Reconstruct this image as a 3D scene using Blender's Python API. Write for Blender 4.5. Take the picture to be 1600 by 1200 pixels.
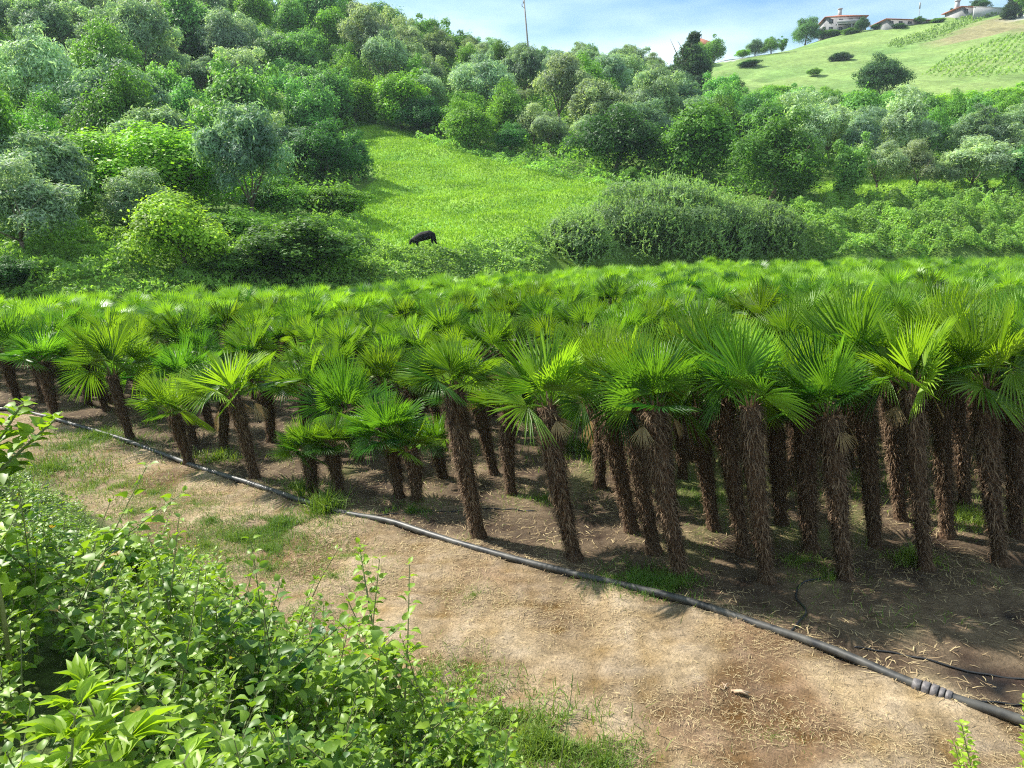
import bpy, math, random
import numpy as np
from mathutils import Vector, Matrix, Euler

for o in list(bpy.data.objects):
    bpy.data.objects.remove(o)
scene = bpy.context.scene
COL = scene.collection
random.seed(7)
R_ = np.random.RandomState(7)

# ------------------------------------------------------------------ camera
CAM_Z = 3.9
PITCH = math.radians(11.3)
F = 1200.0                                   # focal length in pixels of the 1600 px photograph
cam_d = bpy.data.cameras.new('camera')
cam_d.sensor_width = 36.0
cam_d.lens = 27.0
cam_d.clip_start = 0.05
cam_d.clip_end = 6000
cam = bpy.data.objects.new('camera', cam_d)
cam.location = (0, 0, CAM_Z)
cam.rotation_euler = (math.pi / 2 - PITCH, 0, 0)
COL.objects.link(cam)
scene.camera = cam

# ------------------------------------------------------------------ world and sun
SUN_EL = math.radians(46)
SUN_AZ = math.atan2(-0.90, 0.44)             # clockwise from +Y
world = bpy.data.worlds.new('World')
scene.world = world
world.use_nodes = True
wn, wl = world.node_tree.nodes, world.node_tree.links
wn.clear()
w_out = wn.new('ShaderNodeOutputWorld')
w_bg = wn.new('ShaderNodeBackground')
sky = wn.new('ShaderNodeTexSky')
sky.sky_type = 'NISHITA'
sky.sun_disc = False
sky.sun_elevation = SUN_EL
sky.sun_rotation = SUN_AZ
sky.altitude = 100
sky.air_density = 1.0
sky.dust_density = 0.6
sky.ozone_density = 1.5
w_geo = wn.new('ShaderNodeNewGeometry')
w_tc = wn.new('ShaderNodeTexCoord')
w_map = wn.new('ShaderNodeMapping')
w_map.inputs['Scale'].default_value = (1.0, 1.0, 3.6)
w_map.inputs['Rotation'].default_value = (0.0, 0.32, 0.3)
w_noise = wn.new('ShaderNodeTexNoise')
w_noise.inputs['Scale'].default_value = 2.6
w_noise.inputs['Detail'].default_value = 5.0
w_noise.inputs['Roughness'].default_value = 0.48
w_ramp = wn.new('ShaderNodeValToRGB')
w_ramp.color_ramp.elements[0].position = 0.33
w_ramp.color_ramp.elements[0].color = (0, 0, 0, 1)
w_ramp.color_ramp.elements[1].position = 0.60
w_ramp.color_ramp.elements[1].color = (1, 1, 1, 1)
w_mix = wn.new('ShaderNodeMix')
w_mix.data_type = 'RGBA'
w_mix.inputs[7].default_value = (9.6, 11.6, 12.2, 1)
w_fac = wn.new('ShaderNodeMath')
w_fac.operation = 'MULTIPLY'
w_fac.inputs[1].default_value = 0.9
wl.new(w_tc.outputs['Generated'], w_map.inputs['Vector'])
wl.new(w_map.outputs[0], w_noise.inputs['Vector'])
wl.new(w_noise.outputs['Fac'], w_ramp.inputs[0])
wl.new(w_ramp.outputs[0], w_fac.inputs[0])
wl.new(w_fac.outputs[0], w_mix.inputs[0])
w_sat = wn.new('ShaderNodeMix')
w_sat.data_type = 'RGBA'
w_sat.blend_type = 'MULTIPLY'
w_sat.inputs[0].default_value = 1.0
w_sat.inputs[7].default_value = (1.0, 1.35, 1.45, 1)
wl.new(sky.outputs[0], w_sat.inputs[6])
wl.new(w_sat.outputs[2], w_mix.inputs[6])
wl.new(w_mix.outputs[2], w_bg.inputs[0])
w_bg.inputs[1].default_value = 0.062
wl.new(w_bg.outputs[0], w_out.inputs[0])

sun_d = bpy.data.lights.new('sun', 'SUN')
sun_d.energy = 5.0
sun_d.angle = math.radians(0.53)
sun_d.color = (1.0, 0.95, 0.86)
sun = bpy.data.objects.new('sun', sun_d)
sdir = Vector((0.90 * math.cos(SUN_EL), -0.44 * math.cos(SUN_EL), -math.sin(SUN_EL)))
sun.rotation_euler = sdir.to_track_quat('-Z', 'Y').to_euler()
sun.location = (-40, 30, 60)
COL.objects.link(sun)

scene.view_settings.view_transform = 'Standard'
scene.view_settings.look = 'None'
scene.view_settings.exposure = 1.08
scene.view_settings.gamma = 1.0
scene.render.engine = 'CYCLES'
cy = scene.cycles
cy.max_bounces = 6
cy.diffuse_bounces = 3
cy.glossy_bounces = 1
cy.transmission_bounces = 3
cy.volume_bounces = 0
cy.transparent_max_bounces = 4
cy.use_denoising = False
cy.pixel_filter_type = 'BLACKMAN_HARRIS'
cy.filter_width = 1.15
try:
    cy.denoiser = 'OPENIMAGEDENOISE'
    cy.denoising_prefilter = 'NONE'
    cy.denoising_input_passes = 'RGB_ALBEDO_NORMAL'
except Exception:
    pass

# ------------------------------------------------------------------ helpers: pixels, noise, meshes
cp, sp = math.cos(PITCH), math.sin(PITCH)


def ray(px, py):
    u, v = (px - 800) / F, (py - 600) / F
    return np.array([u, cp - v * sp, -sp - v * cp])


def project(x, y, z):
    dz = z - CAM_Z
    depth = y * cp - dz * sp
    depth = np.where(depth < 0.05, 0.05, depth)
    v = (-dz * cp - y * sp) / depth
    return 800 + F * x / depth, 600 + F * v, depth


def z_for(py, y):
    """height at which a point at distance y shows at picture row py"""
    return CAM_Z - y * math.tan(PITCH + math.atan((py - 600) / F))


class Noise2:
    def __init__(self, seed, scale, n=14):
        r = np.random.RandomState(seed)
        a = r.uniform(0, 2 * np.pi, n)
        k = (2 * np.pi / scale) * r.uniform(0.6, 1.9, n)
        self.kx, self.ky, self.ph = k * np.cos(a), k * np.sin(a), r.uniform(0, 6.28, n)

    def __call__(self, x, y):
        x, y = np.asarray(x, float), np.asarray(y, float)
        s = np.zeros(np.broadcast(x, y).shape)
        for a, b, c in zip(self.kx, self.ky, self.ph):
            s += np.sin(a * x + b * y + c)
        return s / math.sqrt(len(self.kx) / 2) / 1.6


def sstep(t):
    t = np.clip(t, 0, 1)
    return t * t * (3 - 2 * t)


def inpoly(px, py, poly):
    px, py = np.asarray(px, float), np.asarray(py, float)
    c = np.zeros(px.shape, bool)
    n = len(poly)
    for i in range(n):
        x1, y1 = poly[i]
        x2, y2 = poly[(i + 1) % n]
        if y1 == y2:
            continue
        cond = ((y1 > py) != (y2 > py)) & (px < (x2 - x1) * (py - y1) / (y2 - y1) + x1)
        c ^= cond
    return c


def make_mesh(name, V, quads=None, tris=None, mats=(), tint=None, gcol=None, smooth=False, qmat=None, tmat=None):
    me = bpy.data.meshes.new(name)
    V = np.asarray(V, np.float32)
    q = np.zeros((0, 4), np.int32) if quads is None else np.asarray(quads, np.int32).reshape(-1, 4)
    t = np.zeros((0, 3), np.int32) if tris is None else np.asarray(tris, np.int32).reshape(-1, 3)
    me.vertices.add(len(V))
    me.vertices.foreach_set('co', V.ravel())
    nl = q.size + t.size
    me.loops.add(nl)
    me.loops.foreach_set('vertex_index', np.concatenate([q.ravel(), t.ravel()]))
    me.polygons.add(len(q) + len(t))
    me.polygons.foreach_set('loop_start', np.concatenate([np.arange(len(q)) * 4, q.size + np.arange(len(t)) * 3]).astype(np.int32))
    for m in mats:
        me.materials.append(m)
    if qmat is not None or tmat is not None:
        mi = np.concatenate([np.zeros(len(q), np.int32) if qmat is None else qmat, np.zeros(len(t), np.int32) if tmat is None else tmat])
        me.polygons.foreach_set('material_index', mi.astype(np.int32))
    if smooth:
        me.polygons.foreach_set('use_smooth', np.ones(len(q) + len(t), bool))
    if tint is not None:
        a = me.attributes.new('tint', 'FLOAT', 'FACE')
        a.data.foreach_set('value', np.asarray(tint, np.float32))
    if gcol is not None:
        a = me.attributes.new('gcol', 'FLOAT_COLOR', 'POINT')
        g = np.ones((len(V), 4), np.float32)
        g[:, :3] = gcol
        a.data.foreach_set('color', g.ravel())
    me.update()
    me.validate()
    return me


def add(name, me, parent=None, loc=(0, 0, 0), color=None):
    o = bpy.data.objects.new(name, me)
    COL.objects.link(o)
    o.location = loc
    if parent is not None:
        o.parent = parent
    if color is not None:
        o.color = (*color, 1)
    return o


def tag(o, label=None, cat=None, group=None, kind=None):
    if label:
        o['label'] = label
    if cat:
        o['category'] = cat
    if group:
        o['group'] = group
    if kind:
        o['kind'] = kind
    return o


def unit(v):
    return v / np.maximum(np.linalg.norm(v, axis=-1, keepdims=True), 1e-9)


class Geo:
    """collects vertices, quads and tris for ONE mesh"""
    def __init__(self):
        self.V, self.Q, self.T, self.tq, self.tt, self.n = [], [], [], [], [], 0
        self.mq, self.mt = [], []

    def add(self, V, Q=None, T=None, tint=0.5, mat=0):
        V = np.asarray(V, float).reshape(-1, 3)
        self.V.append(V)
        if Q is not None and len(Q):
            Q = np.asarray(Q).reshape(-1, 4)
            self.Q.append(Q + self.n)
            self.tq.append(np.broadcast_to(tint, len(Q)) if np.ndim(tint) == 0 or len(np.atleast_1d(tint)) != len(Q) else tint)
            self.mq.append(np.full(len(Q), mat))
        if T is not None and len(T):
            T = np.asarray(T).reshape(-1, 3)
            self.T.append(T + self.n)
            self.tt.append(np.full(len(T), np.mean(tint)))
            self.mt.append(np.full(len(T), mat))
        self.n += len(V)

    def arrays(self):
        V = np.concatenate(self.V)
        Q = np.concatenate(self.Q) if self.Q else np.zeros((0, 4), int)
        T = np.concatenate(self.T) if self.T else np.zeros((0, 3), int)
        tint = np.concatenate([np.concatenate(self.tq) if self.Q else np.zeros(0), np.concatenate(self.tt) if self.T else np.zeros(0)])
        return V, Q, T, tint

    def mesh(self, name, mats, smooth=False):
        V, Q, T, tint = self.arrays()
        return make_mesh(name, V, Q, T, mats, tint=tint, smooth=smooth,
                         qmat=np.concatenate(self.mq) if self.mq else None, tmat=np.concatenate(self.mt) if self.mt else None)

    def box(self, c, s, rz=0.0, tint=0.5, mat=0):
        x, y, z = s[0] / 2, s[1] / 2, s[2] / 2
        P = np.array([(-x, -y, -z), (x, -y, -z), (x, y, -z), (-x, y, -z), (-x, -y, z), (x, -y, z), (x, y, z), (-x, y, z)])
        cr, sr = math.cos(rz), math.sin(rz)
        P = np.stack([P[:, 0] * cr - P[:, 1] * sr, P[:, 0] * sr + P[:, 1] * cr, P[:, 2]], 1) + np.array(c)
        self.add(P, [(0, 3, 2, 1), (4, 5, 6, 7), (0, 1, 5, 4), (1, 2, 6, 5), (2, 3, 7, 6), (3, 0, 4, 7)], tint=tint, mat=mat)

    def tube(self, path, radii, n=8, tint=0.5, mat=0, cap=True, wob=0.0, rs=None):
        P = np.asarray(path, float)
        radii = np.broadcast_to(radii, len(P)).astype(float)
        tan = np.gradient(P, axis=0)
        tan = unit(tan)
        ref = np.array([0, 0, 1.0]) if abs(tan[:, 2]).mean() < 0.8 else np.array([1.0, 0, 0])
        a = unit(np.cross(tan, ref))
        b = np.cross(tan, a)
        th = np.linspace(0, 2 * np.pi, n, endpoint=False)
        rad = radii[:, None] * np.ones((1, n))
        if wob and rs is not None:
            rad = rad * (1 + wob * rs.normal(size=rad.shape))
        V = P[:, None] + rad[..., None] * (np.cos(th)[None, :, None] * a[:, None] + np.sin(th)[None, :, None] * b[:, None])
        V = V.reshape(-1, 3)
        k = len(P)
        i = np.arange(k - 1)[:, None] * n
        j = np.arange(n)[None]
        j2 = (j + 1) % n
        Q = np.stack([i + j, i + j2, i + n + j2, i + n + j], -1).reshape(-1, 4)
        T = []
        if cap:
            V = np.concatenate([V, P[:1], P[-1:]])
            c0, c1 = k * n, k * n + 1
            for q in range(n):
                T.append((c0, (q + 1) % n, q))
                T.append((c1, (k - 1) * n + q, (k - 1) * n + (q + 1) % n))
        self.add(V, Q, T, tint=tint, mat=mat)


def cards(C, A, B):
    """rhombic leaf faces: centre, half length vector, half width vector"""
    V = np.stack([C - A, C + B * 0.95 - A * 0.1, C + A, C - B * 0.95 - A * 0.1], 1).reshape(-1, 3)
    Q = np.arange(len(C) * 4).reshape(-1, 4)
    return V, Q


def rand_dirs(r, n):
    return unit(r.normal(size=(n, 3)))


def replicate(V, Q, T, tint, M, S=None, tj=None):
    """merge copies of one small mesh; M: (N,3,3) rotation*scale, S: (N,3) positions"""
    N, k = len(M), len(V)
    VV = np.einsum('nij,kj->nki', M, V) + S[:, None]
    off = (np.arange(N) * k)[:, None, None]
    QQ = (Q[None] + off).reshape(-1, 4) if len(Q) else np.zeros((0, 4), int)
    TT = (T[None] + off).reshape(-1, 3) if len(T) else np.zeros((0, 3), int)
    tj = np.zeros(N) if tj is None else tj
    tq, tt = tint[:len(Q)], tint[len(Q):]
    return VV.reshape(-1, 3), QQ, TT, np.concatenate([(tq[None] + tj[:, None]).ravel(), (tt[None] + tj[:, None]).ravel()])


def rotz(a, s=1.0, sz=None):
    a = np.asarray(a, float)
    s = np.broadcast_to(s, a.shape)
    sz = s if sz is None else np.broadcast_to(sz, a.shape)
    M = np.zeros(a.shape + (3, 3))
    M[..., 0, 0] = np.cos(a) * s
    M[..., 0, 1] = -np.sin(a) * s
    M[..., 1, 0] = np.sin(a) * s
    M[..., 1, 1] = np.cos(a) * s
    M[..., 2, 2] = sz
    return M


# ------------------------------------------------------------------ materials
def nt(name):
    m = bpy.data.materials.new(name)
    m.use_nodes = True
    n, l = m.node_tree.nodes, m.node_tree.links
    return m, n, l, n['Principled BSDF'], n['Material Output']


def leaf_material(name, ca, cb, trans=0.35, rough=0.5, spec=0.35, tcol=(1.5, 1.5, 0.6), objcol=True, cc=None):
    m, n, l, p, out = nt(name)
    at = n.new('ShaderNodeAttribute')
    at.attribute_name = 'tint'
    mx = n.new('ShaderNodeMix')
    mx.data_type = 'RGBA'
    mx.inputs[6].default_value = (*ca, 1)
    mx.inputs[7].default_value = (*cb, 1)
    l.new(at.outputs['Fac'], mx.inputs[0])
    col = mx.outputs[2]
    if cc is not None:                      # the few withered leaves carry a tint above 1.4
        gt_ = n.new('ShaderNodeMath')
        gt_.operation = 'GREATER_THAN'
        gt_.inputs[1].default_value = 1.4
        m2 = n.new('ShaderNodeMix')
        m2.data_type = 'RGBA'
        m2.inputs[7].default_value = (*cc, 1)
        l.new(at.outputs['Fac'], gt_.inputs[0])
        l.new(gt_.outputs[0], m2.inputs[0])
        l.new(col, m2.inputs[6])
        col = m2.outputs[2]
    if objcol:
        oi = n.new('ShaderNodeObjectInfo')
        mu = n.new('ShaderNodeMix')
        mu.data_type = 'RGBA'
        mu.blend_type = 'MULTIPLY'
        mu.inputs[0].default_value = 1
        l.new(col, mu.inputs[6])
        l.new(oi.outputs['Color'], mu.inputs[7])
        col = mu.outputs[2]
    l.new(col, p.inputs['Base Color'])
    p.inputs['Roughness'].default_value = rough
    p.inputs['Specular IOR Level'].default_value = spec
    tr = n.new('ShaderNodeBsdfTranslucent')
    tm = n.new('ShaderNodeMix')
    tm.data_type = 'RGBA'
    tm.blend_type = 'MULTIPLY'
    tm.inputs[0].default_value = 1
    tm.inputs[7].default_value = (*tcol, 1)
    l.new(col, tm.inputs[6])
    l.new(tm.outputs[2], tr.inputs['Color'])
    ms = n.new('ShaderNodeMixShader')
    ms.inputs[0].default_value = trans
    l.new(p.outputs[0], ms.inputs[1])
    l.new(tr.outputs[0], ms.inputs[2])
    l.new(ms.outputs[0], out.inputs['Surface'])
    return m


def plain(name, col, rough=0.8, spec=0.3, noise=None, nscale=8.0, bump=0.0, metal=0.0, objcol=False):
    m, n, l, p, out = nt(name)
    p.inputs['Roughness'].default_value = rough
    p.inputs['Specular IOR Level'].default_value = spec
    p.inputs['Metallic'].default_value = metal
    p.inputs['Base Color'].default_value = (*col, 1)
    if noise is not None:
        tc = n.new('ShaderNodeTexCoord')
        no = n.new('ShaderNodeTexNoise')
        no.inputs['Scale'].default_value = nscale
        no.inputs['Detail'].default_value = 6
        mx = n.new('ShaderNodeMix')
        mx.data_type = 'RGBA'
        mx.inputs[6].default_value = (*col, 1)
        mx.inputs[7].default_value = (*noise, 1)
        rp = n.new('ShaderNodeMapRange')
        rp.inputs[1].default_value = 0.35
        rp.inputs[2].default_value = 0.65
        l.new(tc.outputs['Object'], no.inputs['Vector'])
        l.new(no.outputs['Fac'], rp.inputs[0])
        l.new(rp.outputs[0], mx.inputs[0])
        l.new(mx.outputs[2], p.inputs['Base Color'])
        if bump:
            bp = n.new('ShaderNodeBump')
            bp.inputs['Strength'].default_value = bump
            bp.inputs['Distance'].default_value = 0.03
            l.new(no.outputs['Fac'], bp.inputs['Height'])
            l.new(bp.outputs[0], p.inputs['Normal'])
    return m


def ground_material(name, scales, amount=0.35, bump=0.6, bdist=0.02):
    """base colour from the per-point soil/grass colour, broken up by three sizes of noise"""
    m, n, l, p, out = nt(name)
    p.inputs['Roughness'].default_value = 0.95
    p.inputs['Specular IOR Level'].default_value = 0.15
    at = n.new('ShaderNodeAttribute')
    at.attribute_name = 'gcol'
    tc = n.new('ShaderNodeTexCoord')
    cur = at.outputs['Color']
    hs = []
    for i, s in enumerate(scales):
        no = n.new('ShaderNodeTexNoise')
        no.inputs['Scale'].default_value = s
        no.inputs['Detail'].default_value = 5
        no.inputs['Roughness'].default_value = 0.65
        l.new(tc.outputs['Object'], no.inputs['Vector'])
        mr = n.new('ShaderNodeMapRange')
        mr.inputs[1].default_value = 0.3
        mr.inputs[2].default_value = 0.7
        mr.inputs[3].default_value = 1 - amount
        mr.inputs[4].default_value = 1 + amount
        l.new(no.outputs['Fac'], mr.inputs[0])
        vm = n.new('ShaderNodeVectorMath')
        vm.operation = 'SCALE'
        l.new(cur, vm.inputs[0])
        l.new(mr.outputs[0], vm.inputs['Scale'])
        cur = vm.outputs[0]
        hs.append(no.outputs['Fac'])
    l.new(cur, p.inputs['Base Color'])
    bp = n.new('ShaderNodeBump')
    bp.inputs['Strength'].default_value = bump
    bp.inputs['Distance'].default_value = bdist
    l.new(hs[-1], bp.inputs['Height'])
    l.new(bp.outputs[0], p.inputs['Normal'])
    return m


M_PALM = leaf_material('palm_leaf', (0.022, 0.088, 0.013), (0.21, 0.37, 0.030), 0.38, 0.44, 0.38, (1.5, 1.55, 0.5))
M_STRAWLEAF = leaf_material('dead_palm_leaf', (0.22, 0.15, 0.07), (0.42, 0.33, 0.18), 0.25, 0.7, 0.2, (1.1, 1, 0.8))
M_TRUNK = plain('palm_trunk', (0.045, 0.028, 0.018), 0.95, 0.1, (0.13, 0.08, 0.05), 22, 0.8)
M_FIBRE = leaf_material('palm_fibre', (0.042, 0.025, 0.016), (0.36, 0.25, 0.16), 0.12, 0.85, 0.1, (1, 0.9, 0.7), False)
M_LEAF = leaf_material('leaf', (0.90, 1.05, 1.0), (2.7, 2.9, 2.2), 0.45, 0.55, 0.3, (1.35, 1.4, 0.6))
M_WEED = leaf_material('weed_leaf', (0.035, 0.115, 0.016), (0.25, 0.38, 0.030), 0.40, 0.46, 0.40, (1.5, 1.5, 0.5), True, (0.34, 0.24, 0.06))
M_STEM = leaf_material('weed_stem', (0.10, 0.12, 0.04), (0.30, 0.32, 0.14), 0.1, 0.6, 0.3, (1, 1, 0.6))
M_GRASS = leaf_material('grass_blade', (0.06, 0.15, 0.02), (0.22, 0.30, 0.05), 0.35, 0.55, 0.3, (1.4, 1.4, 0.5))
M_MEADOW = leaf_material('meadow_blade', (0.12, 0.25, 0.025), (0.33, 0.52, 0.06), 0.35, 0.6, 0.2, (1.3, 1.3, 0.5))
M_STRAW = leaf_material('straw', (0.24, 0.165, 0.095), (0.56, 0.45, 0.25), 0.15, 0.7, 0.2, (1, 0.95, 0.7), False)
M_BARK = plain('bark', (0.10, 0.075, 0.055), 0.95, 0.1, (0.22, 0.18, 0.14), 4, 0.6)
M_GNEAR = ground_material('dry_earth', (1.3, 9.0, 38.0), 0.30, 1.0, 0.022)
M_GFAR = ground_material('grassy_earth', (0.12, 0.9, 5.0), 0.28, 0.8, 0.12)

# ------------------------------------------------------------------ terrain
CP = [  # picture x, picture y of the ground there, distance ahead
    (-500, 440, 30), (0, 440, 32), (100, 425, 34), (250, 425, 36), (450, 430, 37), (-300, 380, 45), (50, 370, 46), (250, 370, 48),
    (50, 330, 56), (250, 320, 60), (400, 330, 58), (480, 350, 52), (250, 280, 70), (-300, 280, 66), (450, 290, 70), (510, 265, 80),
    (570, 405, 42), (640, 403, 43), (740, 403, 45), (850, 402, 48),
    (640, 378, 50), (760, 372, 52), (850, 370, 54), (600, 320, 66), (700, 300, 72), (800, 310, 68), (900, 320, 66),
    (560, 215, 100), (600, 250, 86), (700, 240, 90), (700, 218, 98), (800, 245, 92), (880, 265, 84), (960, 300, 74), (900, 280, 79),
    (0, 200, 86), (200, 200, 92), (400, 215, 96), (-400, 200, 86), (0, 100, 112), (200, 100, 118), (400, 120, 122), (-400, 100, 112),
    (0, 10, 145), (200, 20, 148), (400, 40, 152), (550, 70, 158), (-500, 0, 145), (550, 150, 122),
    (700, 165, 120), (850, 185, 116), (1000, 195, 112), (700, 100, 160), (850, 120, 160), (1000, 118, 165), (1080, 125, 165),
    (1000, 270, 82), (1100, 285, 78), (1250, 300, 74), (1350, 300, 73), (1500, 302, 72), (1600, 296, 72), (1900, 290, 72), (2200, 250, 80),
    (1150, 330, 66), (1300, 402, 55), (1500, 402, 55), (1050, 408, 54), (1800, 402, 55), (1450, 350, 62),
    (1250, 240, 100), (1400, 245, 98), (1550, 240, 98), (1250, 180, 130), (1400, 180, 128), (1600, 170, 126), (1900, 150, 130),
    (1150, 135, 175), (1300, 125, 170), (1450, 118, 160), (1600, 112, 150), (1900, 90, 150),
    (1120, 98, 225), (1210, 86, 238), (1310, 55, 245), (1400, 40, 245), (1500, 24, 240), (1590, 14, 228), (1250, 90, 205), (1450, 75, 200), (1600, 62, 185), (1950, -40, 225)]
pts, zs = [], []
for px, py, d in CP:
    r = ray(px, py)
    t = d / r[1]
    pts.append((r[0] * t, d))
    zs.append(CAM_Z + r[2] * t)
for x, y, z in [(-150, 230, 55), (-60, 230, 44), (0, 235, 32), (50, 290, 44), (110, 320, 50), (200, 320, 66), (300, 250, 90), (-300, 200, 60), (-300, 60, 18),
                (300, 60, 10), (300, 120, 28), (-200, 400, 50), (0, 400, 25), (200, 450, 50), (-150, 25, 1), (150, 30, 0)]:
    pts.append((x, y))
    zs.append(z)
pts = np.array(pts) / 100.0
zs = np.array(zs)


def tps(r2):
    return 0.5 * r2 * np.log(np.maximum(r2, 1e-12))


K = tps(((pts[:, None] - pts[None]) ** 2).sum(-1)) + 0.0006 * np.eye(len(pts))
P1 = np.concatenate([np.ones((len(pts), 1)), pts], 1)
A_ = np.block([[K, P1], [P1.T, np.zeros((3, 3))]])
W_ = np.linalg.solve(A_, np.concatenate([zs, np.zeros(3)]))
BK_X, BK_Y = [-40, -30, -18, -6, 3, 13, 30, 60], [25, 26, 28.5, 35.5, 44, 51, 51.5, 51.5]
FOOT = 3.75
n_big, n_mid, n_small, n_fine = Noise2(1, 40), Noise2(2, 9), Noise2(3, 1.6), Noise2(4, 0.45)


def terrain(x, y):
    x, y = np.asarray(x, float), np.asarray(y, float)
    sh = x.shape
    xf, yf = x.ravel(), y.ravel()
    xc, yc = np.clip(xf, -330, 330) / 100, np.clip(yf, 0, 480) / 100
    z = np.full(xf.shape, W_[-3]) + W_[-2] * xc + W_[-1] * yc
    for i in range(len(pts)):
        z += W_[i] * tps((xc - pts[i, 0]) ** 2 + (yc - pts[i, 1]) ** 2)
    z = np.clip(z, 0.0, 110)
    yb = np.interp(xf, BK_X, BK_Y)
    b = sstep((yf - yb) / 7.0)
    z = z * b
    z += b * (0.25 * n_mid(xf, yf))
    near = np.clip(1 - np.hypot(xf, yf - 8) / 26, 0, 1)
    z += near * (0.022 * n_small(xf, yf) + 0.013 * n_fine(xf, yf))
    D = 0.66 * xf + 0.75 * yf + 0.12 * n_small(xf * 0.5, yf * 0.5)
    bank = np.clip((FOOT - D) * 0.80, 0, 2.25)
    soft = 0.5 * (bank + np.sqrt(bank * bank + 0.02)) - 0.0707
    z = z + np.where(D < FOOT + 1, soft, 0)
    return z.reshape(sh)


def ground(px, py, tmax=400):
    r = ray(px, py)
    t = np.concatenate([np.linspace(0.8, 20, 600), np.linspace(20, tmax, 2600)])
    P = r[None] * t[:, None] + np.array([0, 0, CAM_Z])
    h = terrain(P[:, 0], P[:, 1])
    k = np.argmax(P[:, 2] < h)
    if not (P[:, 2] < h).any():
        k = int(np.argmin(np.where(t > 60, P[:, 2] - h, 1e9)))
    a, b = P[max(k - 1, 0)], P[k]
    m = (a + b) / 2
    return np.array([m[0], m[1], float(terrain(m[0], m[1]))])


PIPE_PX = [(-60, 640), (20, 642), (78, 655), (130, 670), (190, 688), (250, 710), (320, 735), (390, 757), (480, 788), (540, 803), (600, 815), (700, 846), (800, 878), (900, 903), (1000, 926),
           (1100, 950), (1200, 984), (1300, 1022), (1380, 1052), (1455, 1080), (1520, 1104), (1600, 1133), (1750, 1190), (1950, 1270)]
PIPE = np.array([ground(*p) for p in PIPE_PX])
_po = np.argsort(PIPE[:, 0])


def pipe_y(x):
    return np.interp(x, PIPE[_po, 0], PIPE[_po, 1])


# picture polygons of the real ground areas (worked back to places on the terrain)
PG_MEADOW = [(545, 185), (600, 200), (700, 222), (800, 250), (900, 275), (985, 290), (960, 310), (900, 340), (845, 385), (800, 400), (560, 410), (560, 300), (590, 280), (570, 240)]
PG_RIGHT = [(1090, 78), (1200, 88), (1260, 66), (1320, 50), (1400, 38), (1560, 14), (1640, -20), (1700, -20), (1700, 170), (1500, 175), (1200, 180), (1080, 150)]
PG_BROWN = [(1425, 78), (1470, 62), (1540, 32), (1620, 20), (1620, 46), (1560, 52), (1500, 66)]
PG_GLADE = [(1280, 284), (1570, 280), (1570, 322), (1280, 322)]
PG_ROAD = [(1112, 90), (1150, 89), (1152, 95), (1112, 99)]
PG_ROAD2 = [(1565, 30), (1620, 18), (1620, 27), (1575, 33)]
PG_CROP_A = [(1385, 72), (1400, 62), (1545, 16), (1572, 18), (1545, 28), (1470, 58), (1410, 75)]
PG_CROP_B = [(1440, 118), (1480, 88), (1560, 60), (1640, 40), (1640, 112), (1500, 122)]
PG_THICKET = [(560, 390), (630, 396), (700, 396), (760, 384), (850, 368), (860, 405), (850, 460), (420, 470), (560, 410)]
PG_EDGE = [(700, 222), (760, 232), (830, 240), (900, 262), (1010, 280), (985, 296), (900, 284), (800, 262), (720, 240), (640, 215)]
PG_RTHICK = [(1230, 320), (1330, 312), (1480, 315), (1600, 285), (1720, 270), (1720, 402), (1500, 402), (1250, 412), (1240, 370)]


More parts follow.
